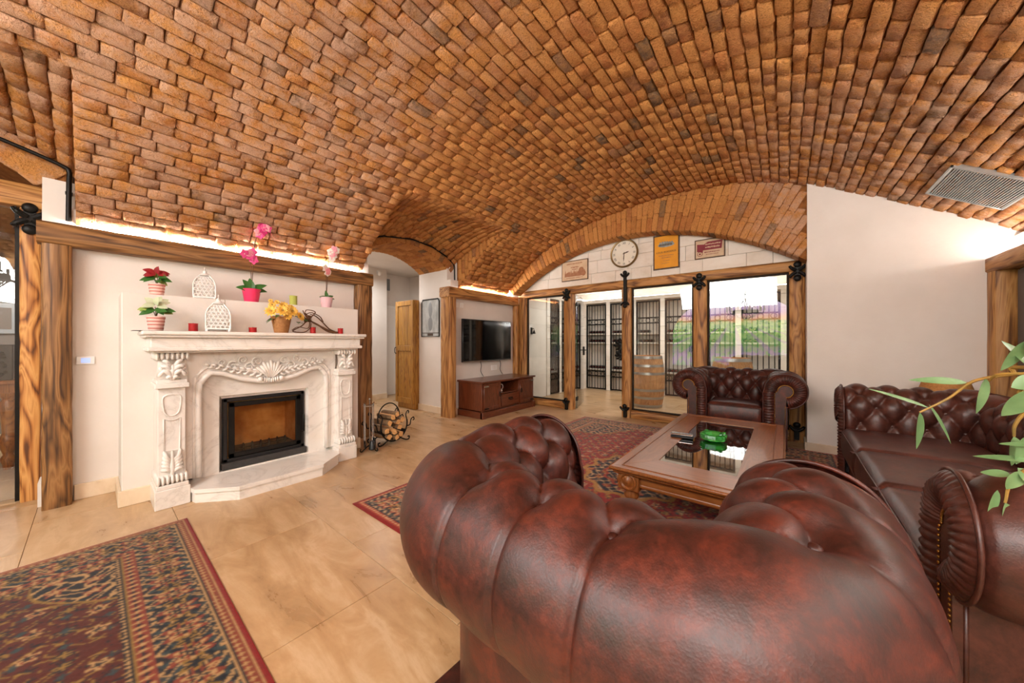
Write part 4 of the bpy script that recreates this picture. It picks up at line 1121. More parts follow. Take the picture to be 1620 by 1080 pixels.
# ------------------------------------------------------------------ signs and clock on the stone lunette
SY = 5.225
def sign(label, x0, x1, z0, z1, face, edge='sign_edge', edgew=.014):
    r = thing('tin_sign', label, 'sign', ((x0+x1)/2, SY, (z0+z1)/2), group='vintage tin signs on the stone lunette'); w_, h = (x1-x0)/2, (z1-z0)/2
    MB().box(-w_, w_, -.006, .008, -h, h, .003).build('sign_back', edge, r); MB().box(-w_+edgew, w_-edgew, -.009, 0, -h+edgew, h-edgew, .002).build('sign_face', face, r)
    return r, w_, h
def text(parent, s, x, z, size, mat, y=-.0105, name='lettering', width=None):
    c = bpy.data.curves.new(name, 'FONT'); c.body = s; c.size = size; c.align_x = 'CENTER'; c.align_y = 'CENTER'; c.extrude = .0006
    o = bpy.data.objects.new(name, c); COL.objects.link(o)
    dg = bpy.context.evaluated_depsgraph_get(); me = bpy.data.meshes.new_from_object(o.evaluated_get(dg)); bpy.data.objects.remove(o)
    me.materials.clear(); me.materials.append(MATS[mat]); k = link(name, me, parent); k.rotation_euler = (PI/2, 0, 0); k.location = (x, y, z)
    if width:
        xs = [v.co.x for v in me.vertices]; wv = max(xs)-min(xs)
        if wv > 0: k.scale = (width/wv, 1, 1)
    return k
def squig(m, x0, x1, z, h, y=-.0105, seed=1):
    q = random.Random(seed); x = x0
    while x < x1:
        w2 = q.uniform(.006, .016); m.box(x, min(x+w2, x1), y, y+.002, z-h/2*q.uniform(.5, 1), z+h/2*q.uniform(.5, 1)); x += w2+q.uniform(.002, .006)
r, w_, h = sign('cream and brown tin sign with a faded chateau picture, left of the clock', 1.0, 1.51, 2.25, 2.60, 'sign_cream')
m = MB(); squig(m, -.15, .15, .118, .02, seed=2); squig(m, -.07, .08, .055, .026, seed=3); squig(m, -.05, .06, .02, .02, seed=4); squig(m, -.16, .16, -.125, .016, seed=9); m.build('faded_lettering', 'sign_brown', r, kind='stuff')
m = MB(); q = random.Random(8)
for k in range(14): x = -.19+k*.028; m.prism([(x, -.10), (x+.026, -.10), (x+.026, -.06+q.uniform(0, .05)), (x+.013, -.03+q.uniform(0, .05)), (x, -.06+q.uniform(0, .05))], -.0108, -.008, 'y')
m.ball((.13, -.009, -.015), (.05, .002, .06), 12, 6); m.ball((.17, -.009, -.06), (.045, .002, .05), 12, 6); m.build('chateau_picture', 'sign_brown', r, kind='stuff')
r, w_, h = sign('tall yellow tin champagne sign between the clock and the maroon sign', 2.56, 2.92, 2.25, 2.755, 'sign_yellow', edgew=.02)
m = MB(); m.ball((0, -.009, .10), (.115, .003, .035), 20, 6)
for k in range(6): m.ball((-.08+.032*k, -.009, .133+.006*math.sin(k)), (.014, .003, .014), 8, 5)
m.build('emblem', 'sign_grey', r); m = MB()
for k in range(9): m.box(-.09+k*.02, -.078+k*.02, -.013, -.01, .085, .115)
m.build('emblem_detail', 'sign_ink', r, kind='stuff')
text(r, 'LOUIS ROEDERER', 0, -.005, .034, 'sign_ink', width=.27)
m = MB(); squig(m, -.10, .10, -.055, .014, seed=5); squig(m, -.06, .06, -.085, .014, seed=6); squig(m, -.04, .05, -.13, .01, seed=7); squig(m, -.06, .04, -.165, .008, seed=11); m.build('small_print', 'sign_brown', r, kind='stuff')
r, w_, h = sign('cream tin sign with a maroon banner, right of the yellow sign', 3.11, 3.47, 2.325, 2.59, 'sign_cream')
m = MB(); m.prism([(-.08, -.02), (.14, -.02), (.15, .09), (-.02, .09), (-.08, .05)], -.0115, -.009, 'y'); m.prism([(-.15, -.03), (-.08, -.05), (-.07, .06), (-.15, .07)], -.0113, -.009, 'y'); m.build('maroon_banner', 'sign_maroon', r)
m = MB(); squig(m, -.05, .13, .055, .02, y=-.0132, seed=21); squig(m, -.05, .12, .015, .024, y=-.0132, seed=22); m.build('banner_lettering', 'sign_cream', r, kind='stuff')
m = MB(); squig(m, -.06, .12, -.05, .014, seed=23); squig(m, -.04, .10, -.08, .008, seed=24); m.tube([(-.115+.03*math.cos(t), -.0115, -.065+.03*math.sin(t)) for t in np.linspace(0, 2*PI, 21)[:-1]], .003, 5, closed=True); m.ball((-.115, -.009, -.065), (.012, .004, .012), 8, 5); m.build('seal', 'sign_maroon', r, kind='stuff')
ck = thing('wall_clock', 'round pocket-watch style wall clock with roman numerals over the doorway', 'clock', (2.125, SY, 2.575)); RR = .20
m = MB(); m.lathe([(RR, -.0), (RR+.018, .0), (RR+.022, .02), (RR+.012, .035), (RR-.004, .03), (RR-.006, .015)], 40, M=Matrix.Rotation(PI/2, 4, 'X'), cap=False); m.build('rim', 'clock_rim', ck, smooth=60)
m = MB(); m.lathe([(0, 0), (RR, 0), (RR, .012), (0, .012)], 40, M=Matrix.Rotation(PI/2, 4, 'X')); m.build('dial', 'clock_face', ck, smooth=20)
for k, nm in enumerate(['XII', 'I', 'II', 'III', 'IIII', 'V', 'VI', 'VII', 'VIII', 'IX', 'X', 'XI']):
    a = PI/2-k*PI/6; t = text(ck, nm, .158*math.cos(a), .158*math.sin(a), .05, 'sign_ink', y=-.0135, name='numeral'); t.rotation_euler = (PI/2, PI/2-a, 0) ; t.scale = (.8, 1, 1)
def hand(a, L, w_, nm):
    m = MB(); m.prism([(-w_/2, -.02), (w_/2, -.02), (w_*.8, L*.6), (0, L), (-w_*.8, L*.6)], -.016, -.0145, 'y'); o = m.build(nm, 'sign_ink', ck, smooth=0); o.rotation_euler = (0, a, 0)
hand(math.radians(74), .085, .012, 'hour_hand'); hand(math.radians(184), .13, .009, 'minute_hand')
m = MB(); m.tube([(0, -.015, RR+.015), (0, -.015, RR+.05)], .016, 8); m.tube([(.045*math.cos(t), -.015, RR+.085+.038*math.sin(t)) for t in np.linspace(0, 2*PI, 25)[:-1]], .006, 6, closed=True); m.build('crown_ring', 'clock_rim', ck, smooth=60)
# ------------------------------------------------------------------ persian rugs (woven pattern as vertex colours)
def L3(h): return np.array(lin(h)[:3])
def rug(name, label, x0, x1, y0, y1, res, pal, seed, red_ends):
    W, D = x1-x0, y1-y0; nx, ny = int(W/res), int(D/res); xs = np.linspace(0, W, nx); ys = np.linspace(0, D, ny)
    X, Y = np.meshgrid(xs, ys, indexing='ij'); g = np.random.default_rng(seed)
    ex = np.minimum(X, W-X); ey = np.minimum(Y, D-Y); e = np.minimum(ex, ey)
    # coordinate along the border / mirrored field coordinates
    along = np.where(ex < ey, np.abs(Y-D/2), np.abs(X-W/2)); mx = np.abs(X-W/2); my = np.abs(Y-D/2)
    C = np.zeros(X.shape+(3,))
    def put(mask, c): C[mask] = L3(c)
    field, navy, beige, teal, gold, rust = pal
    put(e >= 0, field)
    def vine(A, B, s, k):   # curling arabesque lines
        return np.sin(A*s+1.7*np.sin(B*s*.8+k))*np.sin(B*s+1.7*np.sin(A*s*.9+k*2))
    def rosettes(A, B, cell, petals, r0, jit=0):
        a = (A/cell+.5) % 1-.5; b = (B/cell+.5) % 1-.5; r = np.hypot(a, b)*cell; th = np.arctan2(b, a); return r-(r0*(1+.35*np.cos(petals*th)))
    # field ornament
    v = vine(mx, my, 30, seed); put((np.abs(v) < .07), gold)
    v2 = vine(mx+.31, my+.17, 41, seed+1); put(np.abs(v2) < .05, navy)
    ro = rosettes(mx+.05, my+.02, .17, 5, .026); put(ro < 0, beige); put(ro < -.012, rust); put(rosettes(mx+.05, my+.02, .17, 5, .012) < 0, navy)
    ro = rosettes(mx-.035, my+.105, .17, 6, .026); put(ro < 0, navy); put(ro < -.010, gold)
    ro = rosettes(mx+.02, my-.06, .115, 4, .014); put(ro < 0, teal)
    # medallion and spandrels
    md = np.hypot(mx/(W*.24), my/(D*.22)); th = np.arctan2(my, mx); md = md*(1+.06*np.cos(12*th))
    md = md*1.6; m = md < 1; put(m, navy); put(m & (np.abs(vine(mx, my, 34, seed+3)) < .16), beige); ro = rosettes(mx, my, .13, 6, .03); put(m & (ro < 0), rust); put(m & (ro < -.014), gold); put((np.abs(md-1) < .045), gold); put(np.abs(md-.62) < .03, rust)
    sp = np.hypot((W/2-.30-mx)/(W*.20), (D/2-.30-my)/(D*.16)); sp = sp*(1+.05*np.cos(10*np.arctan2(D/2-my, W/2-mx))); m = (sp < 1); put(m, navy); put(m & (np.abs(vine(mx, my, 38, seed+4)) < .2), beige)
    ro = rosettes(mx, my, .12, 5, .028); put(m & (ro < 0), rust); put(m & (ro < -.012), beige); put(np.abs(sp-1) < .018, gold)
    # borders
    b = e
    m = b < .33; put(m, navy)
    def stripe(a, c, col): put((b >= a) & (b < c), col)
    stripe(.0, .022, 'red'.replace('red', red_ends)); stripe(.022, .03, beige); stripe(.03, .06, rust); mm = (b >= .03) & (b < .06); put(mm & (rosettes(along, b-.045, .03, 4, .009) < 0), beige)
    stripe(.06, .067, navy); stripe(.067, .073, beige)
    mm = (b >= .073) & (b < .25); ro = rosettes(along, b-.1615, .155, 6, .055); put(mm & (np.abs(vine(along, b*1.2, 44, seed+5)) < .22), teal); put(mm & (np.abs(vine(along, b, 58, seed+9)) < .14), beige)
    put(mm & (ro < 0), rust); put(mm & (ro < -.018), beige); put(mm & (ro < -.036), navy); ro = rosettes(along+.0775, b-.1615, .155, 5, .034); put(mm & (ro < 0), gold); put(mm & (ro < -.014), navy)
    stripe(.25, .256, beige); stripe(.256, .30, rust); mm = (b >= .256) & (b < .30); put(mm & (rosettes(along, b-.278, .042, 4, .014) < 0), beige); put(mm & (rosettes(along+.021, b-.278, .042, 4, .009) < 0), navy)
    stripe(.30, .308, gold); stripe(.308, .33, navy); mm = (b >= .308) & (b < .33); put(mm & (rosettes(along, b-.319, .025, 4, .007) < 0), beige)
    C *= (1+.30*(g.random(X.shape)-.5))[..., None]; C = np.clip(C, 0, 1)
    for s_ in range(1): C[1:-1, 1:-1] = C[1:-1, 1:-1]*.72+.07*(C[:-2, 1:-1]+C[2:, 1:-1]+C[1:-1, :-2]+C[1:-1, 2:])
    Z = .010+.0012*g.random(X.shape); Z = Z-.004*np.exp(-(e/.012)**2)
    V = np.stack([X-W/2, Y-D/2, Z], -1).reshape(-1, 3); idx = np.arange(nx*ny).reshape(nx, ny)
    F = np.stack([idx[:-1, :-1], idx[1:, :-1], idx[1:, 1:], idx[:-1, 1:]], -1).reshape(-1, 4)
    me = bpy.data.meshes.new('pile'); me.from_pydata(V.tolist(), [], F.tolist())
    ca = me.color_attributes.new('weave', 'FLOAT_COLOR', 'POINT'); col = np.ones((nx*ny, 4)); col[:, :3] = C.reshape(-1, 3); ca.data.foreach_set('color', col.ravel()); me.polygons.foreach_set('use_smooth', [True]*len(F)); me.update()
    s = NT('rug_wool_'+str(seed)); at = s.new('ShaderNodeAttribute', attribute_name='weave'); s.set(col=at.outputs['Color'], rough=.95, spec=.1, sheen=.15); s.bump(s.noise(s.coords('Object'), 420, 2), .3, .002); me.materials.append(s.m)
    r = thing(name, label, 'rug', ((x0+x1)/2, (y0+y1)/2, 0)); link('pile', me, r)
    MB().box(-W/2, W/2, -D/2, D/2, .0005, .0075, .002).build('backing', plain('rug_edge_'+str(seed), red_ends, .95), r)
    return r
rug('persian_rug', 'large red and navy persian rug under the coffee table', 1.60, 4.52, 1.20, 4.925, .0105, ('8e1c14', '1c1a26', 'c09a70', '4a4c44', 'a87836', '9c3a22'), 4, '7c1410')
rug('persian_rug', 'dark multicoloured persian rug on the floor at the lower left', .93, 3.05, -1.35, .40, .0075, ('4a1a12', '16181e', 'a07c50', '2a3638', '7c5c28', '743020'), 9, '7c1210')
# ------------------------------------------------------------------ coffee table
TX0, TX1, TY0, TY1, TT = 3.19, 4.07, 2.14, 4.22, .385
ct = thing('coffee_table', 'long low wooden coffee table with a dark glass inset top on turned legs', 'coffee table', ((TX0+TX1)/2, (TY0+TY1)/2, .0118))
hx, hy, t_ = (TX1-TX0)/2, (TY1-TY0)/2, TT-.011; gx, gy = hx-.215, hy-.30
def mitre(axis, sg):
    m = MB()
    if axis == 'x': p = [(sg*hx, -hy), (sg*hx, hy), (sg*gx, gy), (sg*gx, -gy)]
    else: p = [(-hx, sg*hy), (hx, sg*hy), (gx, sg*gy), (-gx, sg*gy)]
    c = (sum(q[0] for q in p)/4, sum(q[1] for q in p)/4); p = [(c[0]+(a-c[0])*.9985, c[1]+(b-c[1])*.9985) for a, b in p]
    m.prism(p, t_-.022, t_, 'z'); return m
for sg in (-1, 1):
    mitre('x', sg).build('top_board', 'table_wood_y', ct, smooth=0); mitre('y', sg).build('top_board', 'table_wood_x', ct, smooth=0)
m = MB()
for d, r_, z in ((.004, .012, t_-.012), (-.018, .012, t_-.034), (-.055, .004, t_+.0005)):
    a, b = hx+d, hy+d; m.tube([(-a, -b, z), (a, -b, z), (a, b, z), (-a, b, z)], r_, 8, closed=True)
m.build('edge_moulding', 'table_wood_y', ct, smooth=60)
MB().box(-gx-.004, gx+.004, -gy-.004, gy+.004, t_-.016, t_-.004).build('glass_inset', 'table_glass', ct, smooth=0)
MB().box(-gx-.06, gx+.06, -gy-.06, gy+.06, .21, .222).build('under_shelf', 'mahogany_y', ct, smooth=0)
for nm, q, mt in (('apron', (-hx+.13, hx-.13, -hy+.06, -hy+.09, t_-.125, t_-.04), 'table_wood_x'), ('apron', (-hx+.13, hx-.13, hy-.09, hy-.06, t_-.125, t_-.04), 'table_wood_x'), ('apron', (-hx+.06, -hx+.09, -hy+.13, hy-.13, t_-.125, t_-.04), 'table_wood_y'), ('apron', (hx-.09, hx-.06, -hy+.13, hy-.13, t_-.125, t_-.04), 'table_wood_y')):
    o = MB().box(*q, b=.004).build(nm, mt, ct)
    x0, x1, y0, y1, z0, z1 = q; m = MB()
    for z in (z0+.012, z1-.012):
        m.tube([(x0, (y0+y1)/2, z), (x1, (y0+y1)/2, z)] if x1-x0 > .1 else [((x0+x1)/2, y0, z), ((x0+x1)/2, y1, z)], .019, 8)
    m.build('bead_moulding', mt, o, smooth=60)
for sx in (-1, 1):
    for sy in (-1, 1):
        cx, cy = sx*(hx-.10), sy*(hy-.10)
        blk = MB().box(cx-.068, cx+.068, cy-.068, cy+.068, t_-.15, t_-.03, .006).build('corner_block', 'table_wood_z', ct)
        for nrm in ((sx, 0), (0, sy)):
            Mx = Matrix.Translation((cx+nrm[0]*.068, cy+nrm[1]*.068, t_-.09))@Vector((nrm[0], nrm[1], 0)).to_track_quat('Z', 'Y').to_matrix().to_4x4()
            m = MB(); m.lathe([(.055, 0), (.055, .010), (.046, .014), (.036, .005), (.024, .008), (.013, .017), (0, .018)], 20, M=Mx); m.build('rosette', 'table_wood_z', blk, smooth=40)
        m = MB(); m.lathe([(.03, 0), (.042, .008), (.05, .03), (.04, .052), (.028, .062), (.046, .075), (.052, .105), (.042, .135), (.03, .15), (.045, .165), (.05, .18), (.04, .20), (.045, t_-.135)], 20, (cx, cy, 0)); m.build('turned_leg', 'table_wood_z', ct, smooth=50)
# green glass ashtray and spectacle case on the table
at_ = thing('ashtray', 'thick green glass ashtray on the coffee table', 'ashtray', (3.62, 3.22, TT+.001), .3)
m = MB(); n = 6
prof = [(.05, 0), (.095, .012), (.10, .05), (.088, .058), (.074, .05), (.06, .022), (.0, .018)]
m.lathe(prof, 8); m.build('bowl', 'green_glass', at_, smooth=20)
m = MB()
for k in range(4): a = k*PI/2+.4; m.box(-.012, .012, -.014, .014, 0, .012, .004, M=Matrix.Translation((.09*math.cos(a), .09*math.sin(a), .053))@Matrix.Rotation(a, 4, 'Z'))
m.build('rim_knobs', 'green_glass', at_, smooth=20, kind='stuff')
sc_ = thing('spectacle_case', 'silver and black spectacle case at the table edge', 'case', (3.40, 3.14, TT+.001), .15)
MB().box(-.085, .085, -.03, .03, 0, .018, .005).build('case_base', 'black_plastic', sc_); MB().box(-.085, .085, -.03, .03, .019, .036, .006).build('case_lid', 'steel', sc_)
# ------------------------------------------------------------------ television and cabinet
tv = thing('television', 'large flat black television on the white wall', 'television', (WX, 4.42, 1.215))
MB().box(.055, .095, -.625, .625, -.36, .36, .006).build('casing', 'black_plastic', tv); MB().box(.0955, .0975, -.612, .612, -.335, .348).build('screen', 'black_gloss', tv, smooth=0)
MB().box(0, .055, -.2, .2, -.15, .15, .004).build('wall_mount', 'iron', tv); MB().box(.09, .099, -.622, .622, -.36, -.345, .002).build('bottom_bezel', 'steel', tv)
cabn = thing('tv_cabinet', 'dark red-brown wooden television cabinet with iron hinges', 'cabinet', (-.09, 4.445, 0)); D_, hw, Hc = .54, .68, .575
def cb_(nm, *b, mat='mahogany_y', p=None, bev=.004): return MB().box(*b, b=bev).build(nm, mat, p or cabn)
cb_('cabinet_top', .0, D_+.03, -hw-.03, hw+.03, Hc-.03, Hc); cb_('plinth', .0, D_+.02, -hw-.02, hw+.02, 0, .10); cb_('side_panel', 0, D_, -hw, -hw+.025, .10, Hc-.03, mat='mahogany_z'); cb_('side_panel', 0, D_, hw-.025, hw, .10, Hc-.03, mat='mahogany_z'); cb_('back_panel', 0, .015, -hw, hw, .10, Hc-.03)
cb_('bottom_board', 0, D_-.02, -hw, hw, .09, .12); cb_('shelf', 0, D_-.01, -.24, .24, .335, .355); cb_('divider', 0, D_, -.255, -.235, .1, Hc-.03, mat='mahogany_z'); cb_('divider', 0, D_, .235, .255, .1, Hc-.03, mat='mahogany_z')
for sg in (-1, 1):
    a, b = (sg*.258, sg*(hw-.028)); y0, y1 = min(a, b), max(a, b)
    d = cb_('door', D_-.012, D_+.012, y0, y1, .125, Hc-.038, mat='mahogany_z')
    for q in ((y0, y0+.05, .125, Hc-.038), (y1-.05, y1, .125, Hc-.038), (y0+.05, y1-.05, .125, .175), (y0+.05, y1-.05, Hc-.088, Hc-.038)): MB().box(D_+.012, D_+.022, q[0], q[1], q[2], q[3], b=.003).build('door_rail', 'mahogany_z', d)
    yo = y0 if sg < 0 else y1-.10
    for z in (.15, Hc-.08): MB().box(D_+.022, D_+.027, yo, yo+.10, z-.012, z+.012, .002).build('strap_hinge', 'iron' if z < .3 else 'steel', d)
    yi_ = y1-.03 if sg < 0 else y0+.03; m = MB(); m.tube([(D_+.03, yi_+.018*math.cos(t), .34+.03*math.sin(t)) for t in np.linspace(0, 2*PI, 17)[:-1]], .005, 6, closed=True); m.ball((D_+.028, yi_, .375), .012, 8, 6); m.build('ring_pull', 'iron', d)
dw = cb_('drawer', D_-.012, D_+.014, -.23, .23, .13, .33); m = MB(); m.tube(catmull([(D_+.016, -.05, .245), (D_+.035, -.03, .225), (D_+.035, .03, .225), (D_+.016, .05, .245)], 4), .006, 6); m.box(D_+.012, D_+.017, -.06, .06, .235, .265, .002); m.build('drawer_pull', 'iron', dw)
for sg in (-1, 1): MB().box(D_-.02, D_+.032, sg*(hw+.02)-.09 if sg > 0 else -hw-.02, hw+.02 if sg > 0 else -hw-.02+.09, 0, .105, .004).build('plinth_corner', 'mahogany_y', cabn)
rt = thing('router', 'small white router with a coiled cable in the cabinet niche', 'router', (.30, 4.32, .3565)); MB().box(-.05, .05, -.05, .05, 0, .03, .006).build('router_body', 'white_metal', rt); m = MB(); m.tube([(.03, .03+.05*math.cos(t), .075+.045*math.sin(t)) for t in np.linspace(0, 2*PI, 25)[:-1]], .006, 6, closed=True); m.build('coiled_cable', 'cable_white', rt)
for y, lab in ((4.28, 'thin black cable hanging from the left of the television'), (4.80, 'thin black cable hanging from the right of the television')):
    m = MB(); m.tube(catmull([(-.10, y, .90), (-.095, y+.03, .78), (-.09, y+.01, .68), (-.085, y+.06, .60), (-.06, y+.05, .585)], 5), .005, 6); tag(m.build('television_cable', 'cable'), lab, 'cable')
def plate(name, label, cat, loc, w_, h, d=.012, axis='x', mat='white_metal', inset=None):
    r = thing(name, label, cat, loc)
    if axis == 'x': MB().box(0, d, -w_/2, w_/2, -h/2, h/2, .003).build('cover_plate', mat, r)
    else: MB().box(-w_/2, w_/2, -d, 0, -h/2, h/2, .003).build('cover_plate', mat, r)
    if inset:
        if axis == 'x': MB().box(d, d+.003, -w_*.25, w_*.25, -h*.3, h*.3, .001).build('insert', inset, r)
        else: MB().box(-w_*.25, w_*.25, -d-.003, -d, -h*.3, h*.3, .001).build('insert', inset, r)
    return r
plate('thermostat', 'small white thermostat panel with a lit display on the left wall', 'thermostat', (WX, -.035, 1.055), .09, .062, inset='switch_lcd')
plate('wall_socket', 'white wall socket under the beam left of the television, left of two', 'socket', (WX, 3.74, 1.80), .08, .08, inset='white_paint')
plate('wall_socket', 'white wall socket under the beam left of the television, right of two', 'socket', (WX, 3.85, 1.80), .08, .08, inset='white_paint')
plate('wall_socket', 'white double socket on the wall below the television', 'socket', (WX, 4.66, .72), .16, .09, inset='white_paint')
# framed plate on the hall pier
pc = thing('framed_plate', 'grey mirrored plate in a dark beaded frame on the hall pier', 'picture', (-.615, 3.618, 1.60)); w_, h = .235, .315
MB().box(-w_, w_, -.012, 0, -h, h, .004).build('plate', 'plate_grey', pc); m = MB(); pts = [(-w_+.03, -.014, h), (w_-.03, -.014, h), (w_, -.014, h-.04), (w_, -.014, -h), (-w_, -.014, -h), (-w_, -.014, h-.04)]; m.tube(pts, .011, 6, closed=True); m.build('frame', 'iron', pc)
m = MB(); m.box(-w_+.02, w_-.02, -.017, -.012, -h+.055, -h+.065); m.box(-.07, .07, -.018, -.012, -h+.012, -h+.05); m.build('caption_strip', 'sign_ink', pc); m = MB(); m.ball((0, -.012, .14), (.05, .003, .13), 10, 8); m.ball((0, -.012, -.1), (.06, .003, .12), 10, 8); m.build('engraved_figure', 'grey_metal', pc)
# ------------------------------------------------------------------ hall furniture
pcb = thing('pine_cupboard', 'tall narrow pine cupboard standing behind the hall pier', 'cupboard', (-1.235, 3.52, 0)); hw2, dp = .275, .42; TH = 1.93
MB().box(-hw2, hw2, .022, dp, .09, TH, .004).build('carcass', 'pine', pcb); MB().box(-hw2+.012, hw2-.012, .03, dp, 0, .09, .003).build('plinth', 'pine', pcb)
dd = MB().box(-hw2+.004, hw2-.004, .0, .022, .10, TH-.004, .003).build('door', 'pine', pcb)
for q in ((-hw2+.004, -hw2+.075, .10, TH-.004), (hw2-.075, hw2-.004, .10, TH-.004), (-hw2+.075, hw2-.075, .10, .20), (-hw2+.075, hw2-.075, 1.03, 1.13), (-hw2+.075, hw2-.075, TH-.09, TH-.004)): MB().box(q[0], q[1], -.02, 0, q[2], q[3], .004).build('door_rail', 'pine', dd)
for k in range(4):
    for (a, b) in ((.205, 1.025), (1.135, TH-.095)): x = -hw2+.078+k*(2*hw2-.156)/4; MB().box(x+.002, x+(2*hw2-.156)/4-.002, -.006, .0, a, b, .003).build('door_plank', 'pine', dd)
m = MB(); m.tube(catmull([(-hw2+.035, -.012, .98), (-hw2+.035, -.05, 1.0), (-hw2+.035, -.05, 1.08), (-hw2+.035, -.012, 1.10)], 4), .007, 6); m.build('door_handle', 'iron', dd)
dr3 = thing('door_3', 'plain white flush door at the end of the hall', 'door', (-2.9, 4.3, 0), kind='structure'); MB().box(0, .03, -.38, .38, 0, 1.95, .003).build('leaf', 'white_paint', dr3)
for q in ((-.44, -.38, 0, 2.01), (.38, .44, 0, 2.01), (-.44, .44, 1.95, 2.01)): MB().box(0, .045, q[0], q[1], q[2], q[3], .003).build('casing', 'white_paint', dr3)
vt = thing('air_vent', 'small grey ventilation grille high on the hall wall', 'vent', (-2.9, 4.12, 2.48)); MB().box(0, .015, -.11, .11, -.13, .13, .003).build('vent_frame', 'grey_metal', vt)
for k in range(7): MB().box(.012, .024, -.095, .095, -.105+k*.032, -.092+k*.032).build('louvre', 'grey_metal', vt)
dt = thing('security_sensor', 'small white motion sensor on the hall wall', 'sensor', (-2.5, 3.72, 2.62)); MB().box(0, .02, -.03, .03, -.03, .05, .003).build('bracket', 'white_metal', dt); m = MB(); m.ball((.05, 0, -.01), (.04, .045, .05), 12, 8); m.build('dome', 'white_metal', dt)
# ------------------------------------------------------------------ ceiling grille on the vault, right
def vault_hit(u, v):
    s_, c_ = math.sin(YAW), math.cos(YAW); k, q = (u-810)/FPX, (540-v)/FPX
    dx, dy = -s_+c_*k, c_+s_*k
    for d in np.arange(.5, 9, .002):
        x, y, z = CAM[0]+dx*d, CAM[1]+dy*d, CAM[2]+q*d
        if x > 5.75 or x < -.1 or z > Vz(x): return Vector((x, y, z))
c0 = vault_hit(1556, 288); e = .02; tn = Vector((e*2, 0, Vz(c0.x+e)-Vz(c0.x-e))).normalized(); nr = Vector((0, 1, 0)).cross(tn); nr = nr if nr.z < 0 else -nr
gr = thing('ceiling_grille', 'square zinc ventilation grille on the vault at the right', 'vent', c0+nr*.045)
gr.rotation_euler = Matrix((Vector((0, 1, 0)), nr.cross(Vector((0, 1, 0))), nr)).transposed().to_euler()
GW, GH = .29, .235
for q in ((-GW, GW, -GH, -GH+.016), (-GW, GW, GH-.016, GH), (-GW, -GW+.016, -GH, GH), (GW-.016, GW, -GH, GH)): MB().box(q[0], q[1], q[2], q[3], -.02, .012, .002).build('grille_frame', 'zinc_grille', gr)
MB().box(-GW+.01, GW-.01, -GH+.01, GH-.01, -.016, -.012).build('backing', 'grey_metal', gr, smooth=0)
for k in range(30): y = -GH+.02+k*(2*GH-.04)/29; MB().box(-GW+.014, GW-.014, y-.0035, y+.0035, -.006, .008).build('louvre', 'zinc_grille', gr, smooth=0)
# ------------------------------------------------------------------ dining room beyond the left glass
wall('wall_dining', 'dim grey wall of the dining room beyond the glass', (-4.0, -3.85, -3.3, 1.5, 0, 2.7), (-3.9, -1.0, .35, .5, 0, 2.7), (-3.9, -.9, -3.35, -3.2, 0, 2.7), mat='dark_wall')
wall('ceiling_dining', 'dark brown ceiling of the dining room', (-4.0, -.75, -3.3, 1.5, 2.62, 2.7), mat='stem_brown', cat='ceiling')
dtb = thing('dining_table', 'orange-brown wooden table with thick turned legs in the dining room', 'table', (-1.93, -1.10, 0))
MB().box(-.42, .42, -.75, .72, .80, .84, .008).build('table_top', 'turned_oak', dtb); MB().box(-.36, .36, -.68, .66, .71, .80, .004).build('apron', 'turned_oak', dtb)
for sx in (-1, 1):
    for sy in (-.62, .60):
        m = MB(); m.lathe([(.03, 0), (.034, .05), (.05, .10), (.03, .14), (.045, .2), (.058, .26), (.05, .30), (.035, .34), (.045, .5), (.055, .62), (.035, .66), (.055, .69), (.055, .72)], 16, (sx*.32, sy, 0)); m.build('turned_leg', 'turned_oak', dtb, smooth=50)
MB().box(-.30, .30, -.02, .02, .20, .24, .004).build('stretcher', 'turned_oak', dtb)
cbx = thing('carved_box', 'black carved box standing on the dining room table', 'box', (-1.72, -.57, .841)); MB().box(-.17, .17, -.12, .10, 0, .33, .006).build('box_body', 'black_plastic', cbx)
m = MB(); rr_ = random.Random(4)
for k in range(60): m.ball((.172, rr_.uniform(-.11, .06), rr_.uniform(.03, .26)), (.008, .014, .014), 6, 4)
m.build('carved_relief', 'iron', cbx, kind='stuff'); m = MB(); m.ball((.18, -.06, .15), .02, 8, 6); m.build('cream_knob', 'clock_face', cbx)
pf = thing('picture_frame', 'small grey framed picture on the dining room wall', 'picture', (-3.85, -.78, 1.50)); MB().box(0, .03, -.17, .17, -.2, .2, .006).build('frame', 'grey_metal', pf); MB().box(.03, .034, -.11, .11, -.14, .14).build('print', 'dark_wall', pf, smooth=0)
# ------------------------------------------------------------------ foliage helpers
def leaf(m, base, dirv, L, W, bend=.2, up=(0, 0, 1), n=7, fold=.25, tip=1.0):
    d = Vector(dirv).normalized(); side = d.cross(Vector(up)); side = side.normalized() if side.length > 1e-4 else Vector((1, 0, 0)); nrm = side.cross(d); B = Vector(base); V = []; F = []
    for i in range(n+1):
        t = i/n; w_ = W*math.sin(PI*min(1, t**.8))**.8*(1 if i < n else 0)+.0006; c = B+d*(L*t)+nrm*(-bend*L*t*t)
        V += [c-side*w_+nrm*(fold*w_), c, c+side*w_+nrm*(fold*w_)]
    for i in range(n):
        for j in range(2): a = i*3+j; F.append((a, a+1, a+4, a+3))
    m.add(V, F)
def sph(r, a, e): return Vector((r*math.cos(e)*math.cos(a), r*math.cos(e)*math.sin(a), r*math.sin(e)))
LZ, MZ = 1.56, 1.2755
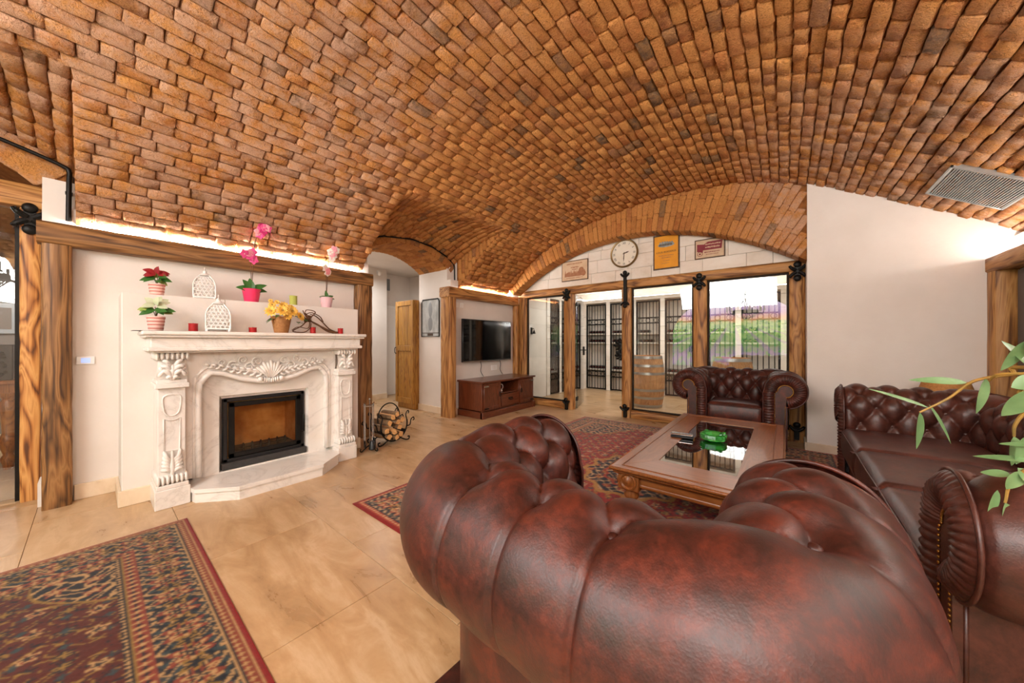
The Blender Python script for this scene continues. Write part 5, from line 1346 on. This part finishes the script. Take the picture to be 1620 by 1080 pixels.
# striped poinsettia pots
def poinsettia(label, loc, top, seed):
    r = thing('potted_poinsettia', label, 'potted plant', loc, 0, 'poinsettias in striped pots'); r.scale = (.8, .8, 1); q = random.Random(seed)
    m = MB(); m.lathe([(.045, 0), (.048, .004), (.060, .098), (.062, .104), (.057, .104), (.052, .09), (0, .088)], 24); pot = m.build('pot', 'terracotta_pink', r, smooth=40)
    for z in (.012, .038, .062, .086): m = MB(); rr = .046+.0142*z/.1+.0018; m.lathe([(rr, z), (rr+.0015, z+.002), (rr+.0022, z+.007), (rr, z+.009)], 24, cap=False); m.build('stripe', 'stripe_red', pot, smooth=40)
    m = MB(); m.lathe([(.0, .089), (.054, .09)], 20, cap=False); m.build('soil', 'soil', r)
    st = MB()
    for k in range(4): a = k*1.57+q.uniform(0, 1); st.tube(catmull([(0, 0, .085), (.012*math.cos(a), .012*math.sin(a), .13), (.04*math.cos(a), .04*math.sin(a), .175)], 4), .003, 5)
    st.build('stem', 'stem_brown', r)
    for k in range(9):
        m = MB(); a = k*2.4+q.uniform(-.3, .3); e_ = q.uniform(-.25, .25); b = sph(.015, a, 0)+Vector((0, 0, .135+.004*k)); leaf(m, b, Vector((.25+.3*math.cos(a), math.sin(a), e_)), q.uniform(.08, .115), .025, .3, up=(.8, -.3, .6)); m.build('leaf', ['leaf_dark', 'leaf_light', 'leaf_dark'][k % 3], r)
    for k in range(8):
        m = MB(); a = k*2.4+.5; e_ = q.uniform(-.2, .7); b = sph(.012, a, 0)+Vector((.01, 0, .185)); leaf(m, b, Vector((.2+.3*math.cos(a), math.sin(a), e_)), q.uniform(.06, .09), .026, .3, up=(.8, -.3, .6)); m.build('bract', top, r)
poinsettia('poinsettia with dark red bracts in a striped pot on the upper ledge', (.13, .325, LZ), 'leaf_red', 1)
poinsettia('poinsettia with cream leaves in a striped pot on the mantel', (.50, .29, MZ+.004), 'leaf_cream', 2)
MB().box(.42, .60, .17, .70, MZ, MZ+.003, .001).build('tray', 'black_plastic') ; tag(bpy.data.objects['tray'], 'thin black tray under the left things on the mantel', 'tray')
# filigree lanterns
def lantern(label, loc, s, rz):
    r = thing('lantern', label, 'lantern', loc, rz, 'white filigree lanterns'); H = .215*s; W0 = .070*s
    hwid = lambda t: W0*float(np.interp(t, [0, .5, .62, .74, .86, .95, 1], [1, 1, .96, .84, .64, .44, .40]))
    for k in range(4):
        M_ = Matrix.Rotation(k*PI/2, 4, 'Z'); m = MB()
        rows_ = 7
        for j in range(rows_):
            t = .10+.82*(j+.5)/rows_; n = 5
            for i in range(n):
                xx = (i+.5+(.5 if j % 2 else 0))/n*2-1
                if xx > .97: continue
                rr = .0125*s; pts = []
                for a in np.linspace(0, 2*PI, 9)[:-1]:
                    t2 = t+rr*.95*math.sin(a)/H; w_ = hwid(min(.97, t2)); pts.append(M_@Vector((xx*w_*.93+rr*math.cos(a)*w_/W0, -w_, t2*H)))
                m.tube(pts, .0026*s, 4, closed=True)
        m.build('filigree_panel', 'white_metal', r, smooth=60)
        m = MB(); m.tube([M_@Vector((hwid(t)*.99, -hwid(t)*.99, .02*s+t*(H-.02*s))) for t in np.linspace(0, .97, 14)], .0045*s, 6); m.build('corner_rib', 'white_metal', r, smooth=60)
        m = MB(); m.tube([(M_@Vector((hwid(0)*.9, -hwid(0)*.9, .0))), (M_@Vector((hwid(0)*.9, -hwid(0)*.9, .022*s)))], .009*s, 8); m.build('foot', 'white_metal', r)
    MB().box(-W0, W0, -W0, W0, .014*s, .028*s, .003).build('base_plate', 'white_metal', r)
    m = MB(); m.lathe([(.038*s, H*.965), (.042*s, H*.985), (.03*s, H*1.02), (.014*s, H*1.07), (.01*s, H*1.1), (.016*s, H*1.13), (.006*s, H*1.17), (0, H*1.18)], 16); m.build('finial', 'white_metal', r)
    m = MB(); m.tube([(.016*s*math.cos(t), 0, H*1.22+.016*s*math.sin(t)) for t in np.linspace(0, 2*PI, 17)[:-1]], .003*s, 5, closed=True); m.build('ring', 'white_metal', r)
lantern('white filigree metal lantern standing on the upper ledge', (.13, .615, LZ), 1.03, -.18)
lantern('white filigree metal lantern standing on the mantel', (.50, .64, MZ+.003), 1.08, -.18)
# candles
def candle(label, loc, r_, h, mat='candle_red', grp='small red candles on the mantel'):
    r = thing('candle', label, 'candle', loc, group=grp); r.scale = (.82, .82, 1)
    m = MB(); m.lathe([(r_*.96, 0), (r_, .004), (r_, h-.006), (r_*1.06, h-.002), (r_*1.04, h), (r_*.86, h-.004), (r_*.5, h-.012), (0, h-.013)], 22); m.build('wax', mat, r, smooth=40)
    m = MB(); m.tube([(0, 0, h-.014), (.001, 0, h+.004)], .0018, 5); m.build('wick', 'iron', r)
candle('red candle on the mantel between striped pot and lantern', (.50, .49, MZ+.003), .034, .062)
candle('short red candle on the mantel between lantern and flower basket', (.50, .868, MZ), .034, .046)
candle('red candle on the mantel under the driftwood branch', (.53, 1.335, MZ), .030, .062)
candle('red candle at the right end of the mantel', (.52, 1.60, MZ), .030, .060)
candle('pale green candle on the upper ledge behind the yellow flowers', (.22, 1.27, LZ), .041, .10, 'candle_green', None)
# orchids
def orchid(label, loc, potmat, r_, h, stems, petal, petal2, seed, lf=5, lsize=.13, nfl=9):
    r = thing('potted_orchid', label, 'potted plant', loc, 0, 'potted orchids'); r.scale = (.86, .86, 1); q = random.Random(seed)
    m = MB(); m.lathe([(r_*.66, 0), (r_*.7, .004), (r_*.95, h*.9), (r_, h), (r_*.93, h), (r_*.85, h*.85), (0, h*.84)], 26); m.build('pot', potmat, r, smooth=40)
    m = MB(); m.lathe([(0, h*.86), (r_*.86, h*.88)], 20, cap=False); m.build('bark_chips', 'soil', r)
    for k in range(lf):
        m = MB(); a = [3.6, -.2, 1.6, 4.6, .8][k % 5]+q.uniform(-.2, .2); leaf(m, (.02, 0, h*.86), Vector((.3, [-1, 1, -.25, .5, -.6][k % 5], [.45, .35, 1, .5, .9][k % 5])), lsize*q.uniform(.85, 1.1), lsize*.27, .5, n=9, up=(.8, -.3, .6)); m.build('leaf', 'leaf_dark', r)
    for si, (dx, dy, ht, nf) in enumerate(stems):
        pts = catmull([(0, 0, h*.86), (dx*.15, dy*.1, h+ht*.35), (dx*.25, dy*.2, h+ht*.72), (dx*.6, dy*.55, h+ht*.95), (dx, dy, h+ht*.97)], 7)
        m = MB(); m.tube(pts, .0035, 6); m.build('flower_stem', 'stem_brown', r); n = len(pts)
        for k in range(nf):
            p = pts[int(n*(.66+.33*k/max(1, nf-1)))-1] if nf > 1 else pts[-1]; c = p+Vector((q.uniform(.01, .04), q.uniform(-.03, .03), q.uniform(-.045, .03)))
            m = MB(); Q = Vector((1, q.uniform(-.5, .5), q.uniform(-.3, .2))).normalized(); u = Q.orthogonal().normalized(); v = Q.cross(u); ph = q.uniform(0, 6)
            for j in range(5): a = ph+j*2*PI/5; leaf(m, c, u*math.cos(a)+v*math.sin(a)+Q*.2, .044, .022, .3, up=Q, n=4)
            fl_ = m.build('blossom', petal if (k+si) % 4 else petal2, r); m = MB(); m.ball(c+Q*.006, (.007, .007, .007), 6, 5); m.build('blossom_centre', petal2, fl_)
orchid('tall magenta orchid in a bright pink pot on the upper ledge', (.14, .945, LZ), 'pot_pink', .088, .135, [(.06, .13, .60, 12), (.04, -.05, .34, 6)], 'petal_magenta', 'petal_pink', 3)
orchid('white orchid in a pale pink pot at the right of the ledge', (.15, 1.615, LZ), 'pot_pale', .077, .125, [(.03, .10, .52, 9), (.03, -.03, .33, 4)], 'petal_white', 'petal_pink', 5, lf=4, lsize=.08)
# yellow flower basket
fbk = thing('flower_basket', 'woven basket of yellow artificial flowers on the mantel', 'flower basket', (.52, 1.075, MZ))
m = MB(); m.grid(lambda a, b: ((.052+.026*b+.0025*math.sin(40*PI*a)*math.sin(22*PI*b))*math.cos(2*PI*a), (.052+.026*b+.0025*math.sin(40*PI*a)*math.sin(22*PI*b))*math.sin(2*PI*a), .145*b), 80, 36, closeu=True); m.lathe([(0, .001), (.052, .001)], 20, cap=False); m.build('basket', 'wicker', fbk, smooth=60)
m = MB(); m.tube([(.078*math.cos(a), .078*math.sin(a), .145) for a in np.linspace(0, 2*PI, 25)[:-1]], .005, 6, closed=True); m.build('basket_rim', 'wicker', fbk)
q = random.Random(12)
fl_spots = [(.04, -.09, .19, .055), (.06, -.01, .20, .06), (.05, .07, .20, .06), (.05, .135, .155, .05), (.0, .02, .245, .05), (.0, -.07, .25, .035), (.06, .03, .155, .045), (-.03, .09, .23, .045), (.02, -.04, .275, .025), (.01, -.085, .285, .02)]
for x, y, z, R_ in fl_spots:
    m = MB(); Q = Vector((1.0+x, y*5, .45)).normalized(); u = Q.orthogonal().normalized(); v = Q.cross(u)
    for ring, (np_, e_, s_) in enumerate(((11, .25, 1.0), (9, .8, .75), (6, 1.6, .45))):
        for j in range(np_): a = j*2*PI/np_+ring; leaf(m, Vector((x, y, z)), u*math.cos(a)+v*math.sin(a)+Q*e_, R_*s_, R_*.22, .1, up=Q, n=4)
    f_ = m.build('blossom', 'petal_yellow', fbk); m = MB(); m.ball(Vector((x, y, z))+Q*.008, R_*.2, 8, 5); m.build('flower_centre', 'twig_yellow', f_)
for a, e_ in ((-2.4, -.2), (-1.4, -.35), (1.6, .1), (-.6, .0), (2.2, .4)): m = MB(); leaf(m, (.02, 0, .16), sph(1, a, e_), .15, .024, .2); m.build('leaf', 'leaf_dark', fbk)
# twisted branch
br = thing('driftwood_branch', 'twisted brown willow branches lying on the mantel', 'branch', (.50, 1.30, MZ)); q = random.Random(21)
def twig(pts, r0, r1): P = catmull(pts, 7); m = MB(); m.tube(P, [r0+(r1-r0)*i/len(P) for i in range(len(P))], 6); m.build('twig', 'stem_brown', br, smooth=60)
twig([(.02, .27, .012), (.01, .18, .03), (.0, .09, .09), (-.02, .0, .14), (-.02, -.06, .19)], .013, .004)
twig([(.0, .28, .012), (.0, .2, .05), (-.02, .14, .12), (-.01, .08, .17), (.0, .02, .19)], .008, .004)
twig([(.0, .24, .01), (.03, .13, .06), (.02, .02, .12), (.03, -.03, .17), (.02, -.05, .22)], .010, .004)
twig([(.0, .02, .15), (.02, .06, .21), (-.02, .0, .23), (.01, -.03, .19)], .006, .003)
twig([(.0, .14, .12), (.02, .10, .17), (.0, .03, .205), (.01, -.02, .17), (.02, .03, .14)], .006, .003)
twig([(.03, -.02, .12), (.05, -.07, .07), (.04, -.14, .02), (.05, -.05, .012), (.05, .0, .05), (.03, .02, .10)], .006, .004)
twig([(.03, .01, .11), (.06, -.02, .05), (.05, -.10, .06), (.05, -.15, .03)], .005, .003)
twig([(.0, -.02, .19), (.04, -.01, .15), (.0, .03, .12), (-.02, -.02, .13), (.03, -.04, .16)], .010, .006)
twig([(.0, .0, .17), (.03, .02, .16), (.03, -.03, .13), (.0, -.02, .11), (-.02, .02, .14)], .010, .006)
m = MB()
for k in range(7): leaf(m, (q.uniform(-.01, .03), -.06+q.uniform(-.03, .03), .12+q.uniform(-.03, .06)), sph(1, q.uniform(-3, 3), q.uniform(-.5, .9)), .06, .016)
m.build('dry_leaves', 'leaf_dark', br, kind='stuff')
# ------------------------------------------------------------------ firewood rack, logs, tools
rk = thing('firewood_rack', 'black wrought iron firewood cradle with scrolls right of the fireplace', 'firewood rack', (.40, 2.22, 0)); rk.scale = (.9, .9, .95)
for x in (-.13, .13):
    m = MB(); m.tube([(x, .19*math.sin(a), .24-.20*math.cos(a)) for a in np.linspace(-1.75, 1.75, 22)], .010, 8); m.build('cradle_hoop', 'iron', rk)
    for sg in (-1, 1):
        m = MB(); pts = [(x, sg*(.19+.005), .19), (x, sg*.235, .20), (x, sg*.25, .26), (x, sg*.285, .285), (x, sg*.30, .26), (x, sg*.28, .245)]; m.tube(catmull(pts, 5), .008, 6)
        m.build('side_scroll', 'iron', rk); m = MB(); pts = [(x, sg*.09, .06), (x, sg*.17, .02), (x, sg*.215, .02), (x, sg*.225, .05), (x, sg*.20, .055)]; m.tube(catmull(pts, 5), .009, 6); m.build('scroll_foot', 'iron', rk)
        m = MB(); pts = [(x, sg*.187, .27), (x, sg*.17, .34), (x, sg*.20, .385), (x, sg*.215, .36), (x, sg*.20, .35)]; m.tube(catmull(pts, 5), .007, 6); m.build('top_scroll', 'iron', rk)
m = MB(); m.tube([(0, .16*math.sin(a), .30+.19*math.cos(a)) for a in np.linspace(-1.75, 1.75, 20)], .008, 6); m.build('carrying_handle', 'iron', rk)
MB().grid(lambda a, b: (-.14+.28*b, .175*math.sin(-1.1+2.2*a), .24-.184*math.cos(-1.1+2.2*a)), 14, 2).build('sheet_tray', 'iron', rk)
lo_ = [(-.09, .095, .0, 'front left bottom'), (.01, .085, .6, 'bottom middle'), (.10, .115, 1.1, 'bottom right'), (-.11, .175, .4, 'left side'), (-.02, .165, 1.4, 'centre'), (.075, .19, .2, 'right of centre'), (-.075, .255, .9, 'upper left'), (.02, .25, .1, 'upper middle'), (.105, .265, .7, 'upper right'), (-.03, .325, 1.2, 'top'), (.05, .33, .5, 'topmost right')]
for k, (dy, dz, ro, nm) in enumerate(lo_):
    lg = thing('split_log', 'split firewood log in the iron cradle, %s' % nm, 'log', (.40+random.uniform(-.03, .03), 2.21+dy*.95, dz), 0, 'split logs in the firewood rack'); lg.rotation_euler = (ro*2, random.uniform(-.06, .06), random.uniform(-.08, .08))
    rr_ = random.uniform(.038, .044); m = MB(); pts = [(0, -.6*rr_)]+[(rr_*math.cos(a)*1.0, -.6*rr_+rr_*1.5*math.sin(a)) for a in np.linspace(.55, PI-.55, 6)]
    m.prism(pts, -.16, .16, 'x'); m.build('split_wood', 'split_log', lg, smooth=0)
    m = MB(); m.add([(x, y*1.03, (z+.6*rr_)*1.04-.6*rr_) for x in (-.158, .158) for y, z in pts[1:]], [(i, i+1, 6+i+1, 6+i) for i in range(5)]); m.build('bark_skin', 'bark', lg, smooth=60)
tl = thing('fire_tool_stand', 'steel and iron fireplace tool set standing by the marble pillar', 'fireplace tools', (.55, 1.90, 0)); tl.scale = (.75, .75, 1)
m = MB(); m.tube([(0, 0, .03), (0, 0, .56)], .008, 8); m.ball((0, 0, .57), .016, 10, 6); m.build('stand_pole', 'steel', tl)
for a in (.4, 2.5, 4.6): m = MB(); m.tube(catmull([(0, 0, .07), (.05*math.cos(a), .05*math.sin(a), .05), (.11*math.cos(a), .11*math.sin(a), .015), (.135*math.cos(a), .135*math.sin(a), .025), (.125*math.cos(a), .125*math.sin(a), .045)], 4), .008, 6); m.build('scroll_foot', 'iron', tl)
for k, (x, y) in enumerate(((.07, 0), (-.02, .07), (-.05, -.06), (.02, -.08))):
    m = MB(); m.tube([(x, y, .12), (x, y, .49)], .006, 6); m.tube([(x, y, .49), (x, y, .52), (x+.012, y, .53)], .008, 6); tool = m.build('tool_rod', 'steel', tl)
    m = MB()
    if k == 0: m.lathe([(.015, .13), (.035, .11), (.05, .04), (.04, .03)], 14, (x, y, 0)); m.build('brush_head', 'black_plastic', tool)
    elif k == 1: m.box(x-.045, x+.045, y-.012, y+.012, .03, .14, .006); m.build('shovel_blade', 'iron', tool)
    elif k == 2: m.tube([(x, y, .13), (x, y, .05), (x+.03, y, .045)], .006, 6); m.build('poker_tip', 'iron', tool)
    else: m.tube([(x, y, .13), (x+.02, y, .09), (x, y, .04)], .006, 6); m.tube([(x, y, .13), (x-.02, y, .09), (x, y, .04)], .006, 6); m.build('tong_jaws', 'iron', tool)
m = MB(); m.tube([(.08, 0, .50), (-.02, .08, .50), (-.06, -.07, .50), (.02, -.09, .50)], .005, 6, closed=True); m.build('hanger_ring', 'steel', tl)
# ------------------------------------------------------------------ lamp behind the sofa
lm = thing('table_lamp', 'lamp with a tapered woven shade showing above the far sofa arm', 'lamp', (5.15, 4.58, 0))
m = MB(); m.lathe([(.13, 0), (.13, .02), (.03, .04), (.02, .12), (.05, .3), (.06, .42), (.03, .52), (.012, .56), (.012, .66)], 20); m.build('lamp_base', 'turned_oak', lm)
m = MB(); m.grid(lambda a, b: ((.20-.07*b+.002*math.sin(90*PI*a)*math.sin(40*PI*b))*math.cos(2*PI*a), (.20-.07*b+.002*math.sin(90*PI*a)*math.sin(40*PI*b))*math.sin(2*PI*a), .60+.26*b), 120, 40, closeu=True); m.build('woven_shade', 'shade_weave', lm, smooth=60)
m = MB(); m.lathe([(0, .855), (.13, .86)], 24, cap=False); m.build('shade_top', 'shade_weave', lm)
# ------------------------------------------------------------------ olive plant at the right edge
op = thing('olive_plant', 'grey-green leafy branches of a potted plant reaching in from the right', 'potted plant', (4.98, .80, 0))
def W3(u, v, d):
    k = (u-810)/FPX; s_, c_ = math.sin(YAW), math.cos(YAW); return Vector((CAM[0]+d*(-s_+c_*k)-4.98, CAM[1]+d*(c_+s_*k)-.80, CAM[2]+(540-v)/FPX*d))
m = MB(); m.lathe([(.11, 0), (.13, .01), (.15, .2), (.16, .34), (.165, .36), (.15, .36), (.14, .33), (0, .32)], 26); m.build('pot', 'pot_pale', op)
m = MB(); m.lathe([(0, .325), (.145, .33)], 20, cap=False); m.build('soil', 'soil', op)
m = MB(); tr = catmull([(0, 0, .32), (.01, .02, .6), (-.02, .06, .85), (-.04, .12, 1.05)], 6); m.tube(tr, [.014-.008*i/len(tr) for i in range(len(tr))], 8); m.build('trunk', 'stem_brown', op)
J = Vector((-.02, .06, .85)); J2 = Vector((-.04, .12, 1.05))
def branch(start, pts, leaves, r0=.006):
    P = catmull([start]+[W3(*p) for p in pts], 6); m = MB(); m.tube(P, [r0*(1-.6*i/len(P)) for i in range(len(P))], 6); b = m.build('branch', 'twig_yellow', op)
    for (u, v, d), (u2, v2, d2), w_ in leaves:
        m = MB(); A, B = W3(u, v, d), W3(u2, v2, d2); leaf(m, A, B-A, (B-A).length, w_, .08, up=(.5, -.6, .6), n=9, fold=.2); m.build('leaf', 'leaf_grey', b)
branch(J2, [(1660, 585, .85), (1600, 592, .92), (1540, 603, .98), (1500, 630, 1.02), (1455, 652, 1.05)], [((1530, 605, .99), (1442, 598, 1.02), .012), ((1455, 652, 1.05), (1456, 712, 1.06), .014), ((1470, 640, 1.04), (1512, 702, 1.02), .007), ((1560, 598, .96), (1550, 655, .96), .013), ((1470, 645, 1.04), (1380, 612, 1.07), .006)])
branch(J2, [(1680, 560, .8), (1640, 588, .84), (1580, 592, .9), (1565, 602, .93)], [((1640, 588, .84), (1590, 536, .9), .02), ((1620, 540, .85), (1588, 588, .88), .018), ((1640, 615, .82), (1588, 660, .86), .024), ((1650, 600, .82), (1600, 612, .85), .02), ((1630, 560, .84), (1660, 500, .84), .02)])
branch(J, [(1680, 620, .78), (1625, 650, .84), (1606, 672, .86), (1604, 690, .87)], [((1604, 690, .87), (1606, 738, .87), .018), ((1640, 730, .82), (1538, 718, .9), .009), ((1625, 690, .84), (1612, 735, .84), .016), ((1640, 705, .82), (1580, 700, .86), .006)])
branch(J, [(1690, 680, .74), (1640, 730, .78), (1600, 762, .82), (1590, 795, .83)], [((1590, 795, .83), (1598, 846, .83), .021), ((1578, 775, .84), (1566, 822, .84), .009), ((1600, 752, .82), (1550, 745, .86), .012), ((1610, 740, .81), (1640, 772, .79), .02), ((1615, 745, .8), (1595, 775, .81), .016)])
branch(J2, [(1760, 480, .7), (1720, 430, .72)], [((1740, 450, .7), (1700, 400, .72), .02), ((1760, 480, .7), (1680, 470, .75), .02), ((1720, 430, .72), (1740, 380, .72), .02)])
# ------------------------------------------------------------------ rear of the room, seen in the glass: lit vineyard mural and chandelier
s = NT('mural_print'); v = s.coords('Object'); sx = s.new('ShaderNodeSeparateXYZ'); s.l(v, sx.inputs[0]); Z = sx.outputs[2]; Xc = sx.outputs[0]
nz = s.noise(v, 2.2, 6, .6); n2 = s.noise(v, 9, 6, .7, .5)
zz = s.math('ADD', Z, s.math('MULTIPLY', s.math('SUBTRACT', nz, .5), .5))
base = s.ramp(s.math('DIVIDE', zz, 2.7), [(.0, '5c4a78'), (.15, '8c6ca0'), (.28, '6f8f5a'), (.45, '9ac06a'), (.56, 'b0c878'), (.62, 'cf8c60'), (.70, 'b490c0'), (.78, 'd8c8e8'), (.9, 'e8eef8'), (1, 'ffffff')])
row = s.math('SINE', s.math('MULTIPLY', s.math('DIVIDE', Xc, s.math('MAXIMUM', s.math('SUBTRACT', 1.75, Z), .15)), 9.0))
base = s.mix(s.math('MULTIPLY', s.math('GREATER_THAN', n2, .52), s.math('LESS_THAN', zz, 1.6)), base, '4f8a4a')
base = s.mix(s.math('MULTIPLY', s.math('MULTIPLY', s.math('GREATER_THAN', row, .75), s.math('LESS_THAN', zz, 1.35)), .6), base, '8a6a9a')
s.set(col=base, em=base, ems=4.5, rough=.6); MATS['mural_print'] = s.m
mu = thing('mural', 'backlit arched vineyard photograph panel on the rear wall, mirrored in the glass', 'mural', (2.7, YB+.0, .3))
ap = [(-1.95, 0), (1.95, 0)]+[(1.95*math.cos(a), 1.15+1.35*math.sin(a)) for a in np.linspace(.0, PI, 26)]
m = MB(); m.prism([(a, b) for a, b in ap], .03, .034, 'y'); m.build('print', 'mural_print', mu, smooth=0); m = MB(); m.tube([(a, .03, b) for a, b in ap], .025, 6, closed=True); m.build('frame', 'iron', mu)
ch = thing('chandelier', 'black wrought iron ring chandelier with candle lamps, mirrored in the glass', 'chandelier', (3.2, -1.0, 2.05))
m = MB(); m.lathe([(.30, -.035), (.31, -.035), (.31, .035), (.30, .035), (.30, -.035)], 36, cap=False); m.build('ring_band', 'iron', ch, smooth=30)
m = MB(); m.tube([(0, 0, -.22), (0, 0, 1.12)], .008, 6); m.build('centre_rod', 'iron', ch)
for k in range(10):
    a = k*2*PI/10; c, s2 = math.cos(a), math.sin(a)
    m = MB(); m.tube(catmull([(0, 0, -.2), (.2*c, .2*s2, -.15), (.31*c, .31*s2, -.04), (.40*c, .40*s2, -.06), (.44*c, .44*s2, .03)], 5), .008, 6); arm = m.build('arm', 'iron', ch)
    m = MB(); m.lathe([(.02, .03), (.028, .05), (.013, .055), (.013, .16), (0, .16)], 10, (.44*c, .44*s2, 0)); m.build('candle_sleeve', 'iron', arm)
    m = MB(); m.ball((.44*c, .44*s2, .185), (.012, .012, .028), 8, 6); m.build('candle_bulb', 'bulb', arm)
    if k % 2 == 0: m = MB(); m.tube([(.3*c, .3*s2, .03), (0, 0, .36)], .005, 5); m.build('hanger', 'iron', ch)
